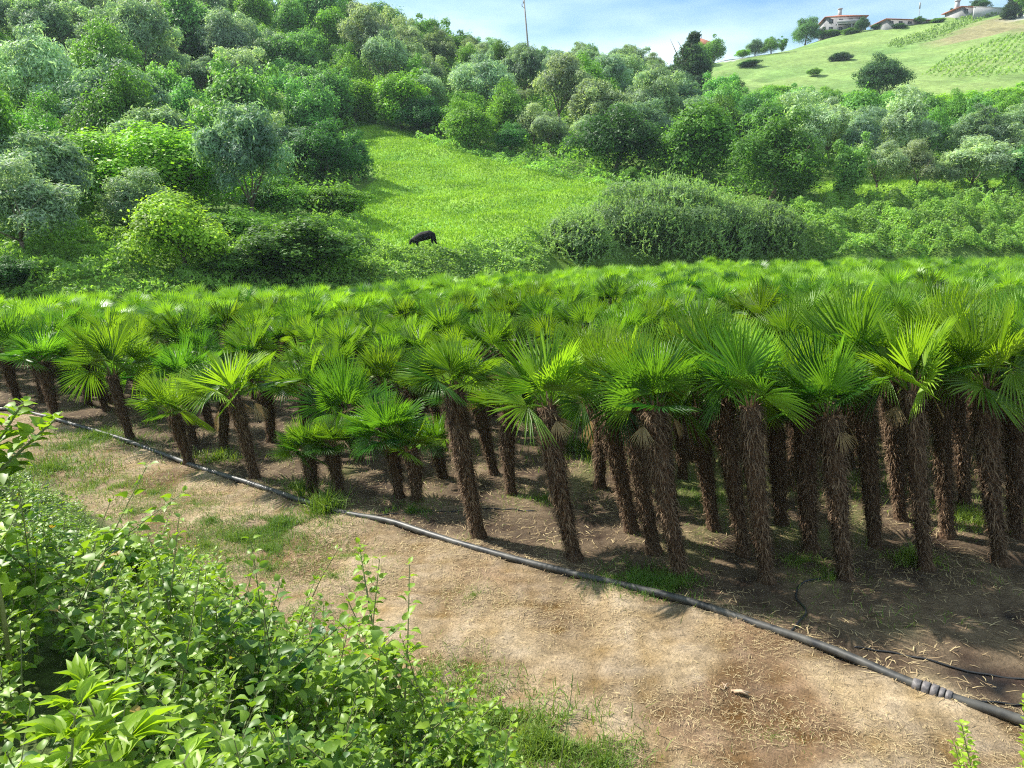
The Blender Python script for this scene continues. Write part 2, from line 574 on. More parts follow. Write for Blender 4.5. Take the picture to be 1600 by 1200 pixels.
def build_ground():
    def seg(*s):
        out = [np.arange(a, b, st) for a, b, st in s]
        return np.concatenate(out)
    X = seg((-1500, -400, 110), (-400, -60, 8), (-60, -15, 0.9), (-15, 13, 0.13), (13, 60, 0.9), (60, 400, 8), (400, 1600, 110))
    Y = seg((-300, -20, 40), (-20, 2, 0.6), (2, 17, 0.13), (17, 60, 0.6), (60, 280, 1.6), (280, 600, 14), (600, 2500, 150))
    gx, gy = np.meshgrid(X, Y)
    gz = terrain(gx, gy)
    px, py, dep = project(gx, gy, gz)
    D = 0.66 * gx + 0.75 * gy
    nb, nm, ns, nf = n_big(gx, gy), n_mid(gx, gy), n_small(gx, gy), n_fine(gx, gy)
    yb = np.interp(gx, BK_X, BK_Y)
    C = np.zeros(gx.shape + (3,))
    hill = np.array([0.10, 0.17, 0.03])
    C[:] = hill
    C += 0.012 * nm[..., None]
    mea = inpoly(px, py, PG_MEADOW) & (gy > 38) & (gy < 110)
    C[mea] = np.array([0.165, 0.31, 0.04])
    C[mea] += 0.03 * nm[mea][:, None] * np.array([1.2, 0.8, 0.1]) + 0.01 * ns[mea][:, None]
    gl = inpoly(px, py, PG_GLADE) & (gy > 50) & (gy < 110)
    C[gl] = np.array([0.17, 0.29, 0.035])
    right = inpoly(px, py, PG_RIGHT) & (gy > 130)
    rc = np.array([0.165, 0.245, 0.070])
    C[right] = rc + 0.02 * nm[right][:, None] * np.array([1, .9, .4]) + 0.02 * nb[right][:, None] * np.array([1, .6, .3])
    br = inpoly(px, py + 2 * nm, PG_BROWN) & (gy > 130)
    C[br] = np.array([0.22, 0.20, 0.10])
    rd = (inpoly(px, py, PG_ROAD) | inpoly(px, py, PG_ROAD2)) & (gy > 130)
    C[rd] = np.array([0.36, 0.36, 0.34])
    field = (gy < yb + 1)
    soil = np.array([0.098, 0.070, 0.045])
    fs = soil + 0.035 * ns[..., None] * np.array([1, .75, .45]) + 0.03 * nf[..., None] * np.array([1, .8, .5])
    green = sstep((nm * 0.6 + ns * 0.5 - 0.25) / 0.7)[..., None] * 0.55
    fs = fs * (1 - green) + np.array([0.13, 0.17, 0.04]) * green
    C[field] = fs[field]
    dp = gy - pipe_y(gx)
    t = sstep((0.25 - dp + 0.25 * ns) / 0.5)[..., None]
    tr = np.array([0.235, 0.172, 0.104]) + 0.05 * ns[..., None] * np.array([1, .85, .6]) + 0.035 * nf[..., None]
    damp = sstep((n_small(gx * .55 + 9, gy * .55) - 0.35) / 0.5)[..., None]
    tr = tr * (1 - 0.45 * damp * np.array([0.8, 1, 1.1]))
    C = np.where(field[..., None], C * (1 - t) + tr * t, C)
    bk = sstep((FOOT + 0.15 - D + 0.2 * ns) / 0.5)[..., None] * field[..., None]
    C = C * (1 - bk) + np.array([0.06, 0.085, 0.025]) * bk
    C = np.clip(C, 0.01, 0.8)
    ny, nx = gx.shape
    V = np.stack([gx, gy, gz], -1).reshape(-1, 3)
    i = np.arange(ny - 1)[:, None] * nx
    j = np.arange(nx - 1)[None]
    Q = np.stack([i + j, i + j + 1, i + j + 1 + nx, i + j + nx], -1).reshape(-1, 4)
    cen = lambda a: (a[:-1, :-1] + a[1:, 1:]).ravel() / 2
    cx, cyy, cpx, cpy, cD = cen(gx), cen(gy), cen(px), cen(py), cen(D)
    cyb = np.interp(cx, BK_X, BK_Y)
    isfield = cyy < cyb + 1
    isbank = isfield & (cD < FOOT)
    ispath = isfield & ~isbank & (cyy < pipe_y(cx))
    ismea = inpoly(cpx, cpy, PG_MEADOW) & (cyy > 38) & (cyy < 110)
    isright = inpoly(cpx, cpy, PG_RIGHT) & (cyy > 130)
    near = isfield & ~isbank & ~ispath
    rest = ~isfield & ~ismea & ~isright
    Cf = C.reshape(-1, 3)
    for nm_, mask, mat in [('bank', isbank, M_GNEAR), ('path', ispath, M_GNEAR), ('ground', near, M_GNEAR), ('meadow', ismea, M_GFAR), ('hill_field', isright, M_GFAR), ('hill', rest, M_GFAR)]:
        q = Q[mask]
        u, inv = np.unique(q, return_inverse=True)
        me = make_mesh(nm_, V[u], inv.reshape(-1, 4), None, (mat,), gcol=Cf[u], smooth=True)
        tag(add(nm_, me), kind='structure')


build_ground()

# ------------------------------------------------------------------ palms
def fan_geo(g, r, base, p, lat, nseg, spread, L, droop, tint, simple=False, cup=0.15, mat=0):
    """one fan blade: pleated stiff segments round the hastula"""
    nrm = np.cross(lat, p)
    ths = np.linspace(-spread, spread, nseg)
    dth = ths[1] - ths[0]
    Ls = L * (0.80 + 0.20 * np.cos(ths * 0.55)) * r.uniform(0.93, 1.05, nseg)
    bend = r.normal(0, 0.03, nseg)
    st = np.array([0.04, 0.42, 0.78, 1.0]) if not simple else np.array([0.04, 0.5, 1.0])
    wd = np.array([0.04, 0.50, 0.30, 0.03]) if not simple else np.array([0.03, 0.46, 0.04])
    V = []
    for k, th in enumerate(ths):
        d = math.cos(th) * p + math.sin(th + bend[k]) * lat
        w = math.cos(th) * lat - math.sin(th) * p
        for s, f in zip(st, wd):
            rr = s * Ls[k]
            c = base + d * rr + nrm * (cup * rr * abs(math.sin(th)) - 0.0)
            c = c + np.array([0, 0, -droop * (s ** 2.4) * Ls[k] * (0.5 + 0.5 * abs(math.sin(th)) + 0.3 * r.rand())])
            hw = (f * rr * dth if s <= 0.5 else f * 0.45 * Ls[k] * dth)
            if simple:
                V += [c - w * hw, c + w * hw]
            else:
                fold = nrm * hw * 0.75
                V += [c - w * hw + fold, c - fold * 0.6, c + w * hw + fold]
    V = np.array(V)
    ns = len(st)
    Q, tq = [], []
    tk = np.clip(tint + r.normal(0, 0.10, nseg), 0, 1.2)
    for k in range(nseg):
        if r.rand() < 0.04:
            continue
        for s in range(ns - 1):
            if simple:
                a = (k * ns + s) * 2
                Q.append((a, a + 1, a + 3, a + 2))
                tq.append(tk[k])
            else:
                a = (k * ns + s) * 3
                Q.append((a, a + 1, a + 4, a + 3))
                Q.append((a + 1, a + 2, a + 5, a + 4))
                tq += [tk[k] - 0.10, tk[k] + 0.10]  # fold shading painted in: one half of each pleat darker, the other lighter
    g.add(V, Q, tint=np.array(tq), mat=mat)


def palm_crown(seed, nf=18, L=0.70, pet=0.42, simple=False, nseg=34, top=88, low=32):
    r = np.random.RandomState(seed)
    g = Geo()
    for i in range(nf):
        f = i / (nf - 1)
        el = math.radians(top + (low - top) * f ** 1.05 + r.normal(0, 6))
        az = i * 2.39996 + r.normal(0, 0.25)
        out = np.array([math.cos(az), math.sin(az), 0])
        up = np.array([0, 0, 1.0])
        k = 5 if not simple else 2
        pl = pet * r.uniform(0.8, 1.15) * (0.75 + 0.25 * f)
        path = []
        for s in np.linspace(0, 1, k):
            e2 = el - 0.22 * s
            path.append(out * (0.05 + pl * s * math.cos(e2)) + up * (pl * s * math.sin(e2)))
        path = np.array(path)
        if simple:
            lat0 = np.cross(out, up)
            w = 0.012
            g.add([path[0] - lat0 * w, path[0] + lat0 * w, path[1] + lat0 * w, path[1] - lat0 * w], [(0, 1, 2, 3)], tint=0.5)
        else:
            g.tube(path, np.linspace(0.013, 0.008, k), 4, tint=0.55, cap=False)
        e3 = el - 0.22 - r.uniform(0.0, 0.45) * (0.2 + f) - (0.55 if (f > 0.75 and r.rand() < 0.15) else 0)
        p = out * math.cos(e3) + up * math.sin(e3)
        lat = np.cross(p, up if abs(p[2]) < 0.97 else out)
        lat /= np.linalg.norm(lat)
        roll = r.normal(0, 0.35)
        n0 = np.cross(lat, p)
        lat = lat * math.cos(roll) + n0 * math.sin(roll)
        young = f < 0.1
        sprd = math.radians(r.uniform(80, 112)) if not young else math.radians(r.uniform(22, 50))
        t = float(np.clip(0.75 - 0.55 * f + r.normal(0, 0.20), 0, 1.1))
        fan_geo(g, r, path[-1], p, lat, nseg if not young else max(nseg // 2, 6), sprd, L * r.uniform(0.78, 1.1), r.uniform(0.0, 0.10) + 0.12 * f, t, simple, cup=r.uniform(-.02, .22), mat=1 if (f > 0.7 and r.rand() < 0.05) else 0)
    return g


def palm_trunk(seed, h=1.5, rb=0.085, rt=0.125, nfib=1500, boots=90):
    r = np.random.RandomState(seed)
    nr, n = 34, 16
    zz = np.linspace(-0.06, h, nr)
    f = zz / h
    rad = rb + (rt - rb) * sstep(f * 1.2) + 0.035 * np.clip(1 - zz / 0.12, 0, 1)
    ox = 0.03 * np.sin(f * 3 + r.rand() * 6)
    oy = 0.03 * np.sin(f * 2.5 + r.rand() * 6)
    g = Geo()
    g.tube(np.stack([ox, oy, zz], 1), rad, n, cap=True, wob=0.09, rs=r)
    core = g
    gf = Geo()
    z = h * (r.rand(nfib) ** 0.8)
    a = r.rand(nfib) * 2 * np.pi
    ff = z / h
    R0 = rb + (rt - rb) * sstep(ff * 1.2)
    X0 = np.interp(z, zz, ox)
    Y0 = np.interp(z, zz, oy)
    out = np.stack([np.cos(a), np.sin(a), 0 * a], 1)
    sidev = np.stack([-np.sin(a), np.cos(a), 0 * a], 1)
    P0 = np.stack([X0, Y0, z], 1) + out * (R0 * 0.95)[:, None]
    ln = r.uniform(0.05, 0.15, nfib) * (0.7 + 0.5 * ff)
    o1 = r.uniform(0.15, 0.60, nfib)[:, None]
    sd = r.normal(0, 0.4, nfib)[:, None]
    dwn = np.array([0, 0, -1.0])
    upf = (r.rand(nfib) < 0.22)[:, None]
    d1 = unit(out * (o1 + 0.4) + sidev * sd + np.where(upf, -0.9, 0.3) * dwn)
    d2 = unit(out * o1 * 0.4 + sidev * sd + np.where(upf, 0.1, 1.0) * dwn)
    P1_ = P0 + d1 * ln[:, None] * 0.5
    P2_ = P1_ + d2 * ln[:, None] * 0.6
    w = r.uniform(0.0025, 0.0075, nfib)[:, None] * sidev
    V = np.stack([P0 - w, P0 + w, P1_ + w * 0.8, P1_ - w * 0.8, P2_ + w * 0.15, P2_ - w * 0.15], 1).reshape(-1, 3)
    b = np.arange(nfib)[:, None] * 6
    Q = np.concatenate([b + np.array([[0, 1, 2, 3]]), b + np.array([[3, 2, 4, 5]])], 1).reshape(-1, 4)
    gf.add(V, Q, tint=np.repeat(np.clip(r.beta(1.3, 2.6, nfib), 0, 1), 2))
    # old leaf bases sticking up and out
    z = np.linspace(h * 0.12, h * 1.0, boots)
    for k in range(boots):
        aa = k * 2.39996 + r.normal(0, .2)
        o = np.array([math.cos(aa), math.sin(aa), 0])
        s = np.array([-math.sin(aa), math.cos(aa), 0])
        fz = z[k] / h
        rr = rb + (rt - rb) * float(sstep(fz * 1.2))
        b0 = np.array([np.interp(z[k], zz, ox), np.interp(z[k], zz, oy), z[k]]) + o * rr * 0.9
        el = r.uniform(-0.5, 1.3)
        tip = b0 + (o * math.cos(el) + np.array([0, 0, math.sin(el)])) * r.uniform(0.04, 0.10)
        ww = r.uniform(0.006, 0.013)
        gf.add([b0 - s * ww * 1.6, b0 + s * ww * 1.6, tip + s * ww * .6, tip - s * ww * .6], [(0, 1, 2, 3)], tint=r.uniform(0.1, 0.75))
    # loose fibre and cut stalks standing round the crown base
    for k in range(26):
        aa = r.rand() * 6.283
        o = np.array([math.cos(aa), math.sin(aa), 0])
        s = np.array([-math.sin(aa), math.cos(aa), 0])
        b0 = np.array([ox[-1], oy[-1], h - 0.03]) + o * rt * 0.7
        tip = b0 + o * r.uniform(0.02, 0.11) + np.array([0, 0, r.uniform(0.08, 0.24)])
        gf.add([b0 - s * 0.012, b0 + s * 0.012, tip + s * 0.007, tip - s * 0.007], [(0, 1, 2, 3)], tint=r.uniform(0.1, 0.6))
    return core, gf


def dead_leaves(seed, n=4):
    r = np.random.RandomState(seed)
    g = Geo()
    for i in range(n):
        az = r.rand() * 6.283
        out = np.array([math.cos(az), math.sin(az), 0])
        up = np.array([0, 0, 1.0])
        pl = r.uniform(0.18, 0.34)
        e = r.uniform(-0.9, -0.35)
        P = np.array([out * 0.06, out * (0.10 + pl * .6 * math.cos(e)) + up * pl * .5 * math.sin(e), out * (0.09 + pl * .9 * math.cos(e)) + up * pl * 1.1 * math.sin(e)])
        g.tube(P, [0.010, 0.008, 0.006], 4, cap=False, tint=0.5)
        p = unit(out * 0.35 - up)
        lat = np.cross(p, out)
        lat /= np.linalg.norm(lat)
        fan_geo(g, r, P[-1], p, lat, 16, math.radians(r.uniform(28, 60)), r.uniform(0.3, 0.42), 0.1, r.uniform(0.2, 0.9), False, 0.1)
    return g


CROWNS = [palm_crown(100 + i, nf=[15, 14, 17, 13, 16, 15][i]).mesh('palm_crown', (M_PALM, M_STRAWLEAF)) for i in range(6)]
CROWNS_MID = [palm_crown(200 + i, nf=13, nseg=26).mesh('palm_crown', (M_PALM, M_STRAWLEAF)) for i in range(4)]
TRUNKS = {}
for key, h in (('short', 0.8), ('mid', 1.45), ('tall', 2.15)):
    TRUNKS[key] = []
    for i in range(3):
        c, f_ = palm_trunk(300 + i + int(h * 100), h, nfib=int(1500 * h / 1.45) + 300, boots=int(70 * h))
        TRUNKS[key].append((c.mesh('palm_trunk', (M_TRUNK,), True), f_.mesh('palm_fibre', (M_FIBRE,)), h))
DEADS = [dead_leaves(400 + i, 3 + i % 3).mesh('dead_leaf', (M_STRAWLEAF,)) for i in range(4)]

# front palms read off the photograph: base x, base y, top-of-trunk x, y, top-of-crown y, crown width
FRONT = [
    (88, 652, 66, 568, 508, 135), (202, 686, 178, 590, 482, 170), (296, 724, 272, 652, 565, 140), (397, 746, 368, 622, 532, 190),
    (492, 768, 482, 718, 640, 120), (527, 772, 520, 700, 640, 120), (625, 776, 606, 690, 590, 150), (652, 782, 640, 708, 650, 100),
    (747, 838, 712, 612, 512, 205), (897, 874, 856, 640, 500, 205), (985, 832, 952, 642, 480, 200), (1022, 862, 992, 640, 478, 190),
    (1064, 896, 1022, 645, 490, 200), (1114, 828, 1085, 640, 455, 200), (1157, 866, 1130, 628, 452, 200), (1197, 908, 1170, 640, 462, 190),
    (1225, 820, 1200, 650, 470, 170), (1272, 862, 1252, 640, 455, 190), (1322, 903, 1290, 655, 470, 190), (1366, 852, 1340, 588, 430, 210),
    (1408, 812, 1388, 600, 440, 180), (1446, 890, 1420, 615, 445, 190), (1482, 838, 1462, 585, 425, 200), (1562, 882, 1540, 612, 432, 200),
    (1586, 838, 1570, 600, 428, 190), (1672, 885, 1655, 600, 430, 200),
    (772, 742, 742, 625, 545, 150), (425, 690, 412, 610, 545, 120), (560, 720, 545, 660, 520, 150), (690, 745, 682, 700, 640, 90), (865, 700, 862, 668, 590, 110),
    (240, 655, 222, 600, 520, 120), (330, 668, 312, 610, 520, 120), (168, 642, 150, 590, 500, 120), (28, 625, 12, 560, 470, 140),
]
DESC = {0: 'small bright green fan palm alone at the left end beside the pipe', 1: 'fan palm with dark leaning trunk standing right beside the pipe on the left',
        2: 'low fan palm with very short trunk leaning over the pipe', 3: 'fan palm with red-brown trunk and wide silvery green crown, left of the grass tuft',
        4: 'tiny fan palm with thin trunk behind the grass tuft on the pipe', 5: 'short dark-stemmed fan palm just right of the tiny one by the tuft',
        6: 'thin-trunked short fan palm, left one of a close pair', 7: 'small drooping fan palm, right one of a close pair',
        8: 'large fan palm with shaggy leaning trunk and broad yellow-green crown', 9: 'large fan palm with pale hairy trunk and big upright fans, nearest the pipe middle',
        12: 'shaggy fan palm trunk leaning left, nearest of the cluster in the middle'}

palm_n = 0


def lean_matrix(b, t):
    up = Vector(t - b).normalized()
    return up


def make_palm(pos, top, crown_R, hi=True, seed=0, dead=False, label='', group='', bright=1.0, ch=None):
    """Empty at the foot of the palm > trunk (> fibre), crown, dead_leaf"""
    r = random.Random(seed)
    v = Vector(top) - Vector(pos)
    h = v.length
    key = 'short' if h < 1.08 else ('mid' if h < 1.8 else 'tall')
    tr, fb, h0 = TRUNKS[key][r.randrange(3)]
    e = bpy.data.objects.new('fan_palm', None)
    e.empty_display_size = 0.2
    COL.objects.link(e)
    e.location = pos
    q = v.to_track_quat('Z', 'Y')
    e.rotation_euler = q.to_euler()
    s = 0.64 + 0.26 * min(h / 1.9, 1.0)
    s *= r.uniform(0.92, 1.1)
    t = add('trunk', tr, e)
    t.scale = (s, s, h / h0)
    t.rotation_euler.z = r.uniform(0, 6.28)
    f_ = add('fibre', fb, t)
    c = add('crown', (CROWNS if hi else CROWNS_MID)[r.randrange(6 if hi else 4)], e, (0, 0, h - 0.02))
    cs = crown_R / 1.0
    c.scale = (cs, cs, (min(max(ch / 1.08, cs * .9), cs * 1.6) if ch else cs * r.uniform(1.05, 1.3)))
    c.rotation_euler = (r.uniform(-.08, .08), r.uniform(-.08, .08) + 0.10, r.uniform(0, 6.28))
    hue = r.uniform(-1, 1)
    b = bright * r.uniform(0.74, 1.22)
    c.color = (b * (1 + 0.18 * hue), b, b * (1 - 0.15 * hue), 1)
    if dead:
        d = add('dead_leaf', DEADS[r.randrange(4)], e, (0, 0, h - 0.04))
        d.scale = (cs, cs, cs)
        d.rotation_euler.z = r.uniform(0, 6.28)
    tag(e, label, 'palm', group)
    return e


FR = []
for i, (bx, by, tx, ty, cyy_, cw) in enumerate(FRONT):
    b = ground(bx, by)
    z = z_for(ty, b[1])
    dep = b[1] * cp - (z - CAM_Z) * sp
    x = (tx - 800) / F * dep
    ctop = z_for(cyy_, b[1])
    R = max(cw / 2 / F * dep, 0.35) * 1.02
    FR.append((b, np.array([x, b[1] - 0.02, z + 0.05]), R, i, ctop - z))
front_xy = np.array([f[0][:2] for f in FR])
# front edge of the plantation
_edge = sorted([(FR[i][0][0], FR[i][0][1]) for i in (0, 1, 2, 3, 5, 8, 9, 12, 15, 18, 21, 23, 25)])
EX, EY = [e[0] for e in _edge], [e[1] for e in _edge]
EX = [EX[0] - 20] + EX + [40]
EY = [EY[0] + 14] + EY + [EY[-1] + 0.6]


def palm_height(x, y):
    """trunk height by place: low on the left edge, tall on the right, lower towards the far end"""
    px, _, _ = project(x, y, np.zeros_like(np.asarray(x, float)))
    h = np.interp(px, [0, 300, 600, 900, 1200, 1600], [1.25, 1.2, 1.3, 1.55, 1.8, 2.05])
    return h


SPX = 0.92
grid = []
rr_ = np.random.RandomState(11)
for row in range(1, 62):
    y0 = row * 0.95
    xs = np.arange(-46, 46, SPX) + (0.46 if row % 2 else 0)
    for x in xs:
        yy = np.interp(x, EX, EY) + y0
        if yy > np.interp(x, BK_X, BK_Y) - 0.3:
            continue
        if abs(x) > yy * 0.72 + 1.6:
            continue
        xx, yj = x + rr_.normal(0, 0.10), yy + rr_.normal(0, 0.12)
        if rr_.rand() < (0.12 if yy < 16 else 0.12):
            continue
        if np.min(np.hypot(front_xy[:, 0] - xx, front_xy[:, 1] - yj)) < 0.72:
            continue
        # a worn gap with little planting left of the middle
        pp = project(xx, yj, 0.0)
        if 500 < pp[0] < 900 and pp[1] > 690 and rr_.rand() < 0.5:
            continue
        if pp[0] < 500 and pp[1] > 640 and rr_.rand() < 0.2:
            continue
        grid.append((row, xx, yj))
grid_d = np.array([math.hypot(g[1], g[2]) for g in grid])
order = np.argsort(grid_d)
N_IND = 300 - len(FR)
ind = [grid[k] for k in order[:N_IND]]
far = [grid[k] for k in order[N_IND:]]

ONES = ['', 'first', 'second', 'third', 'fourth', 'fifth', 'sixth', 'seventh', 'eighth', 'ninth', 'tenth', 'eleventh', 'twelfth', 'thirteenth', 'fourteenth',
        'fifteenth', 'sixteenth', 'seventeenth', 'eighteenth', 'nineteenth']
TENS = {2: ('twentieth', 'twenty'), 3: ('thirtieth', 'thirty'), 4: ('fortieth', 'forty'), 5: ('fiftieth', 'fifty'), 6: ('sixtieth', 'sixty')}


def ordinal(n):
    if n < 20:
        return ONES[n]
    t, o = divmod(n, 10)
    return TENS[t][0] if o == 0 else TENS[t][1] + '-' + ONES[o]


front_order = sorted(range(len(FR)), key=lambda i: FRONT[i][0])
rank = {i: k + 1 for k, i in enumerate(front_order)}
for b, t, R, i, chh in FR:
    lab = DESC.get(i) or f'shaggy-trunked fan palm near the pipe, {ordinal(rank[i])} from the left along the plantation edge'
    make_palm(b, t, R, True, 500 + i, dead=(i in (3, 9, 10, 12, 18, 21)), label=lab, group='fan palms of the plantation', ch=chh)

rows = {}
for g in ind:
    rows.setdefault(g[0], []).append(g)
k = 0
for row in sorted(rows):
    for q, (rw, x, y) in enumerate(sorted(rows[row], key=lambda g: g[1])):
        k += 1
        rs = random.Random(900 + k)
        base = np.array([x, y, float(terrain(x, y))])
        h = float(palm_height(x, y)) * rs.uniform(0.80, 1.12)
        if x < 0 and y < 13 and rs.random() < 0.4:
            h *= 0.55
        lean = rs.gauss(-0.08, 0.07)
        top = base + np.array([lean * h, rs.gauss(0, 0.04) * h, h])
        size = 'short' if h < 1.05 else ('tall' if h > 1.75 else 'mid-sized')
        lab = f'{size} fan palm inside the plantation, {ordinal(q + 1)} from the left in the {ordinal(rw + 1)} row back'
        make_palm(base, top, (0.55 + 0.10 * min(h, 2)) * rs.uniform(0.78, 1.15), y < 13.5, 900 + k, dead=(y < 13 and rs.random() < 0.38), label=lab, group='fan palms of the plantation')

# the far palms beyond the 300 nearest: one mass
protos = [palm_crown(600 + i, nf=11, simple=True, nseg=20).arrays() for i in range(5)]
gt = Geo()
gt.tube([(0, 0, 0), (0, 0, 0.5), (0, 0, 1.0)], [0.10, 0.12, 0.15], 6)
tv, tq_, tt_, tti = gt.arrays()
fx = np.array([f[1] for f in far])
fy = np.array([f[2] for f in far])
fz = terrain(fx, fy)
frs = np.random.RandomState(5)
fh = palm_height(fx, fy) * frs.uniform(0.75, 1.12, len(fx)) * np.interp(fy, [16, 45], [0.96, 0.80])
vs, qs, ts, tis, off = [], [], [], [], 0
mats_q = []
which = frs.randint(0, 5, len(fx))
for w in range(5):
    m = which == w
    Vp, Qp, Tp, tp = protos[w]
    sc = (0.64 + 0.1 * np.minimum(fh[m], 2)) * frs.uniform(0.8, 1.15, m.sum())
    S = np.stack([fx[m] - 0.12 * fh[m], fy[m], fz[m] + fh[m]], 1)
    V, Q, T, ti = replicate(Vp, Qp, Tp, tp, rotz(frs.uniform(0, 6.28, m.sum()), sc), S, frs.normal(0.08, 0.32, m.sum()))
    vs.append(V); qs.append(Q + off); tis.append(ti); mats_q.append(np.zeros(len(Q))); off += len(V)
M = rotz(np.zeros(len(fx)), 1.0, fh)
M[:, 0, 2] = -0.12 * fh
V, Q, T, ti = replicate(tv, tq_, np.zeros((0, 3), int), tti[:len(tq_)], M, np.stack([fx, fy, fz], 1))
vs.append(V); qs.append(Q + off); tis.append(ti); mats_q.append(np.ones(len(Q)))
me = make_mesh('distant_palms', np.concatenate(vs), np.concatenate(qs), None, (M_PALM, M_TRUNK), tint=np.concatenate(tis), qmat=np.concatenate(mats_q))
tag(add('distant_palms', me, color=(1.12, 1.12, 1.05)), 'mass of green palm crowns filling the far part of the plantation', 'palms', kind='stuff')

# ------------------------------------------------------------------ pipe, hoses, litter on the path
M_PIPE = plain('black_plastic_pipe', (0.018, 0.019, 0.022), 0.48, 0.45, (0.085, 0.08, 0.07), 6, 0.15)
M_HOSE = plain('black_hose', (0.02, 0.02, 0.022), 0.5, 0.4)
M_COUP = plain('grey_plastic_coupling', (0.07, 0.065, 0.07), 0.55, 0.4, (0.16, 0.145, 0.145), 30, 0.2)
M_RING = plain('black_rubber', (0.015, 0.015, 0.015), 0.6, 0.3)


def smooth_path(P, n):
    P = np.asarray(P, float)
    d = np.concatenate([[0], np.cumsum(np.linalg.norm(np.diff(P, axis=0), axis=1))])
    s = np.linspace(0, d[-1], n)
    Q = np.stack([np.interp(s, d, P[:, k]) for k in range(3)], 1)
    ker = np.ones(9) / 9
    pad = np.concatenate([np.repeat(Q[:1], 4, 0), Q, np.repeat(Q[-1:], 4, 0)])
    return np.stack([np.convolve(pad[:, k], ker, 'valid') for k in range(3)], 1)


PR = 0.043
pipe = bpy.data.objects.new('irrigation_pipe', None)
COL.objects.link(pipe)
g = Geo()
pp = smooth_path(PIPE, 260)
_z = terrain(pp[:, 0], pp[:, 1])
pp[:, 2] = np.convolve(np.pad(_z, 12, mode='edge'), np.ones(25) / 25, 'valid') + PR * 0.62
g.tube(pp, PR, 14, cap=True)
tube_o = add('tube', g.mesh('pipe_tube', (M_PIPE,), True), pipe)
cpos = ground(1463, 1083)
kk = int(np.argmin(np.hypot(pp[:, 0] - cpos[0], pp[:, 1] - cpos[1])))
c0 = pp[kk]
cdir = unit(pp[kk + 3] - pp[kk - 3])
g = Geo()
for a, b, r0, r1, mt in [(-0.165, -0.10, 0.055, 0.058, 0), (-0.10, -0.088, 0.050, 0.050, 1), (-0.088, -0.03, 0.062, 0.062, 0), (-0.03, -0.02, 0.052, 0.052, 1),
                         (-0.02, 0.035, 0.064, 0.064, 0), (0.035, 0.047, 0.053, 0.053, 1), (0.047, 0.085, 0.060, 0.058, 0), (0.085, 0.095, 0.05, 0.05, 1), (0.095, 0.14, 0.057, 0.052, 0)]:
    g.tube([c0 + cdir * a, c0 + cdir * (a + 0.002), c0 + cdir * (b - 0.002), c0 + cdir * b], [r0 * 0.93, r0, r1, r1 * 0.93], 20, mat=mt)
add('coupling', g.mesh('pipe_coupling', (M_COUP, M_RING)), pipe)
tag(pipe, 'long black irrigation pipe with a ridged grey coupling, lying along the dirt path', 'pipe')


def hose(pxs, r, label, lift=0.0, name='drip_hose'):
    P = smooth_path([ground(*p) for p in pxs], 90)
    P[:, 2] = terrain(P[:, 0], P[:, 1]) + r + lift
    g = Geo()
    g.tube(P, r, 8, cap=True)
    tag(add(name, g.mesh(name, (M_HOSE,), True)), label, 'hose')


hose([(1330, 1012), (1400, 1022), (1470, 1040), (1540, 1055), (1620, 1066), (1750, 1085)], 0.010, 'thin black drip hose running to the right edge above the pipe coupling')
hose([(1490, 1092), (1530, 1098), (1600, 1100), (1700, 1098)], 0.009, 'thin black hose just behind the pipe, right of its coupling')
hose([(1318, 895), (1280, 905), (1248, 915), (1242, 935), (1262, 958), (1240, 985), (1225, 995)], 0.011, 'curled black hose hooked between the tall palms and the pipe')
hose([(840, 800), (760, 795), (700, 800), (640, 800), (560, 806)], 0.008, 'thin straight hose between trunks behind the pipe in the middle')

# the broken twigs on the path
M_TWIG = plain('dry_wood', (0.30, 0.20, 0.13), 0.9, 0.1, (0.45, 0.34, 0.24), 30, 0.3)
tb = ground(1142, 1082)
g = Geo()
rs = np.random.RandomState(3)
for dx, dy, a, ln, rr2 in [(0, 0, -0.35, 0.16, 0.009), (0.02, -0.02, -0.5, 0.12, 0.014), (-0.05, 0.03, 0.9, 0.10, 0.005), (-0.04, 0.04, 1.7, 0.08, 0.004), (-0.06, 0.0, 2.4, 0.09, 0.005), (-0.02, 0.03, 2.0, 0.07, 0.004), (0.05, -0.03, -0.3, 0.07, 0.013)]:
    p0 = tb + np.array([dx, dy, 0.012])
    d = np.array([math.cos(a), math.sin(a), 0.1])
    g.tube([p0, p0 + d * ln * 0.5 + np.array([0, 0.008, 0.012]), p0 + d * ln], [rr2, rr2 * 0.9, rr2 * 0.5], 6)
tag(add('broken_twig', g.mesh('broken_twig', (M_TWIG,))), 'small broken reddish twig lying alone on the bare dirt path', 'twig')

# ------------------------------------------------------------------ grass and straw
def blades(P, L, W, dirs, rs, bend=0.3):
    """two-part bent blade per point"""
    n = len(P)
    side = unit(np.cross(dirs, np.array([0, 0, 1.0]) + rs.normal(0, .2, (n, 3))))
    m = P + dirs * (L * 0.55)[:, None]
    d2 = unit(dirs + rs.normal(0, bend, (n, 3)) + np.array([0, 0, -bend * 0.8]))
    t = m + d2 * (L * 0.45)[:, None]
    w = side * W[:, None]
    V = np.stack([P - w, P + w, m + w * .8, m - w * .8, t + w * .1, t - w * .1], 1).reshape(-1, 3)
    b = np.arange(n)[:, None] * 6
    Q = np.concatenate([b + np.array([[0, 1, 2, 3]]), b + np.array([[3, 2, 4, 5]])], 1).reshape(-1, 4)
    return V, Q


def scatter(n, xr, yr, cond, seed):
    r = np.random.RandomState(seed)
    x = r.uniform(*xr, n)
    y = r.uniform(*yr, n)
    k = cond(x, y, r)
    return x[k], y[k], r


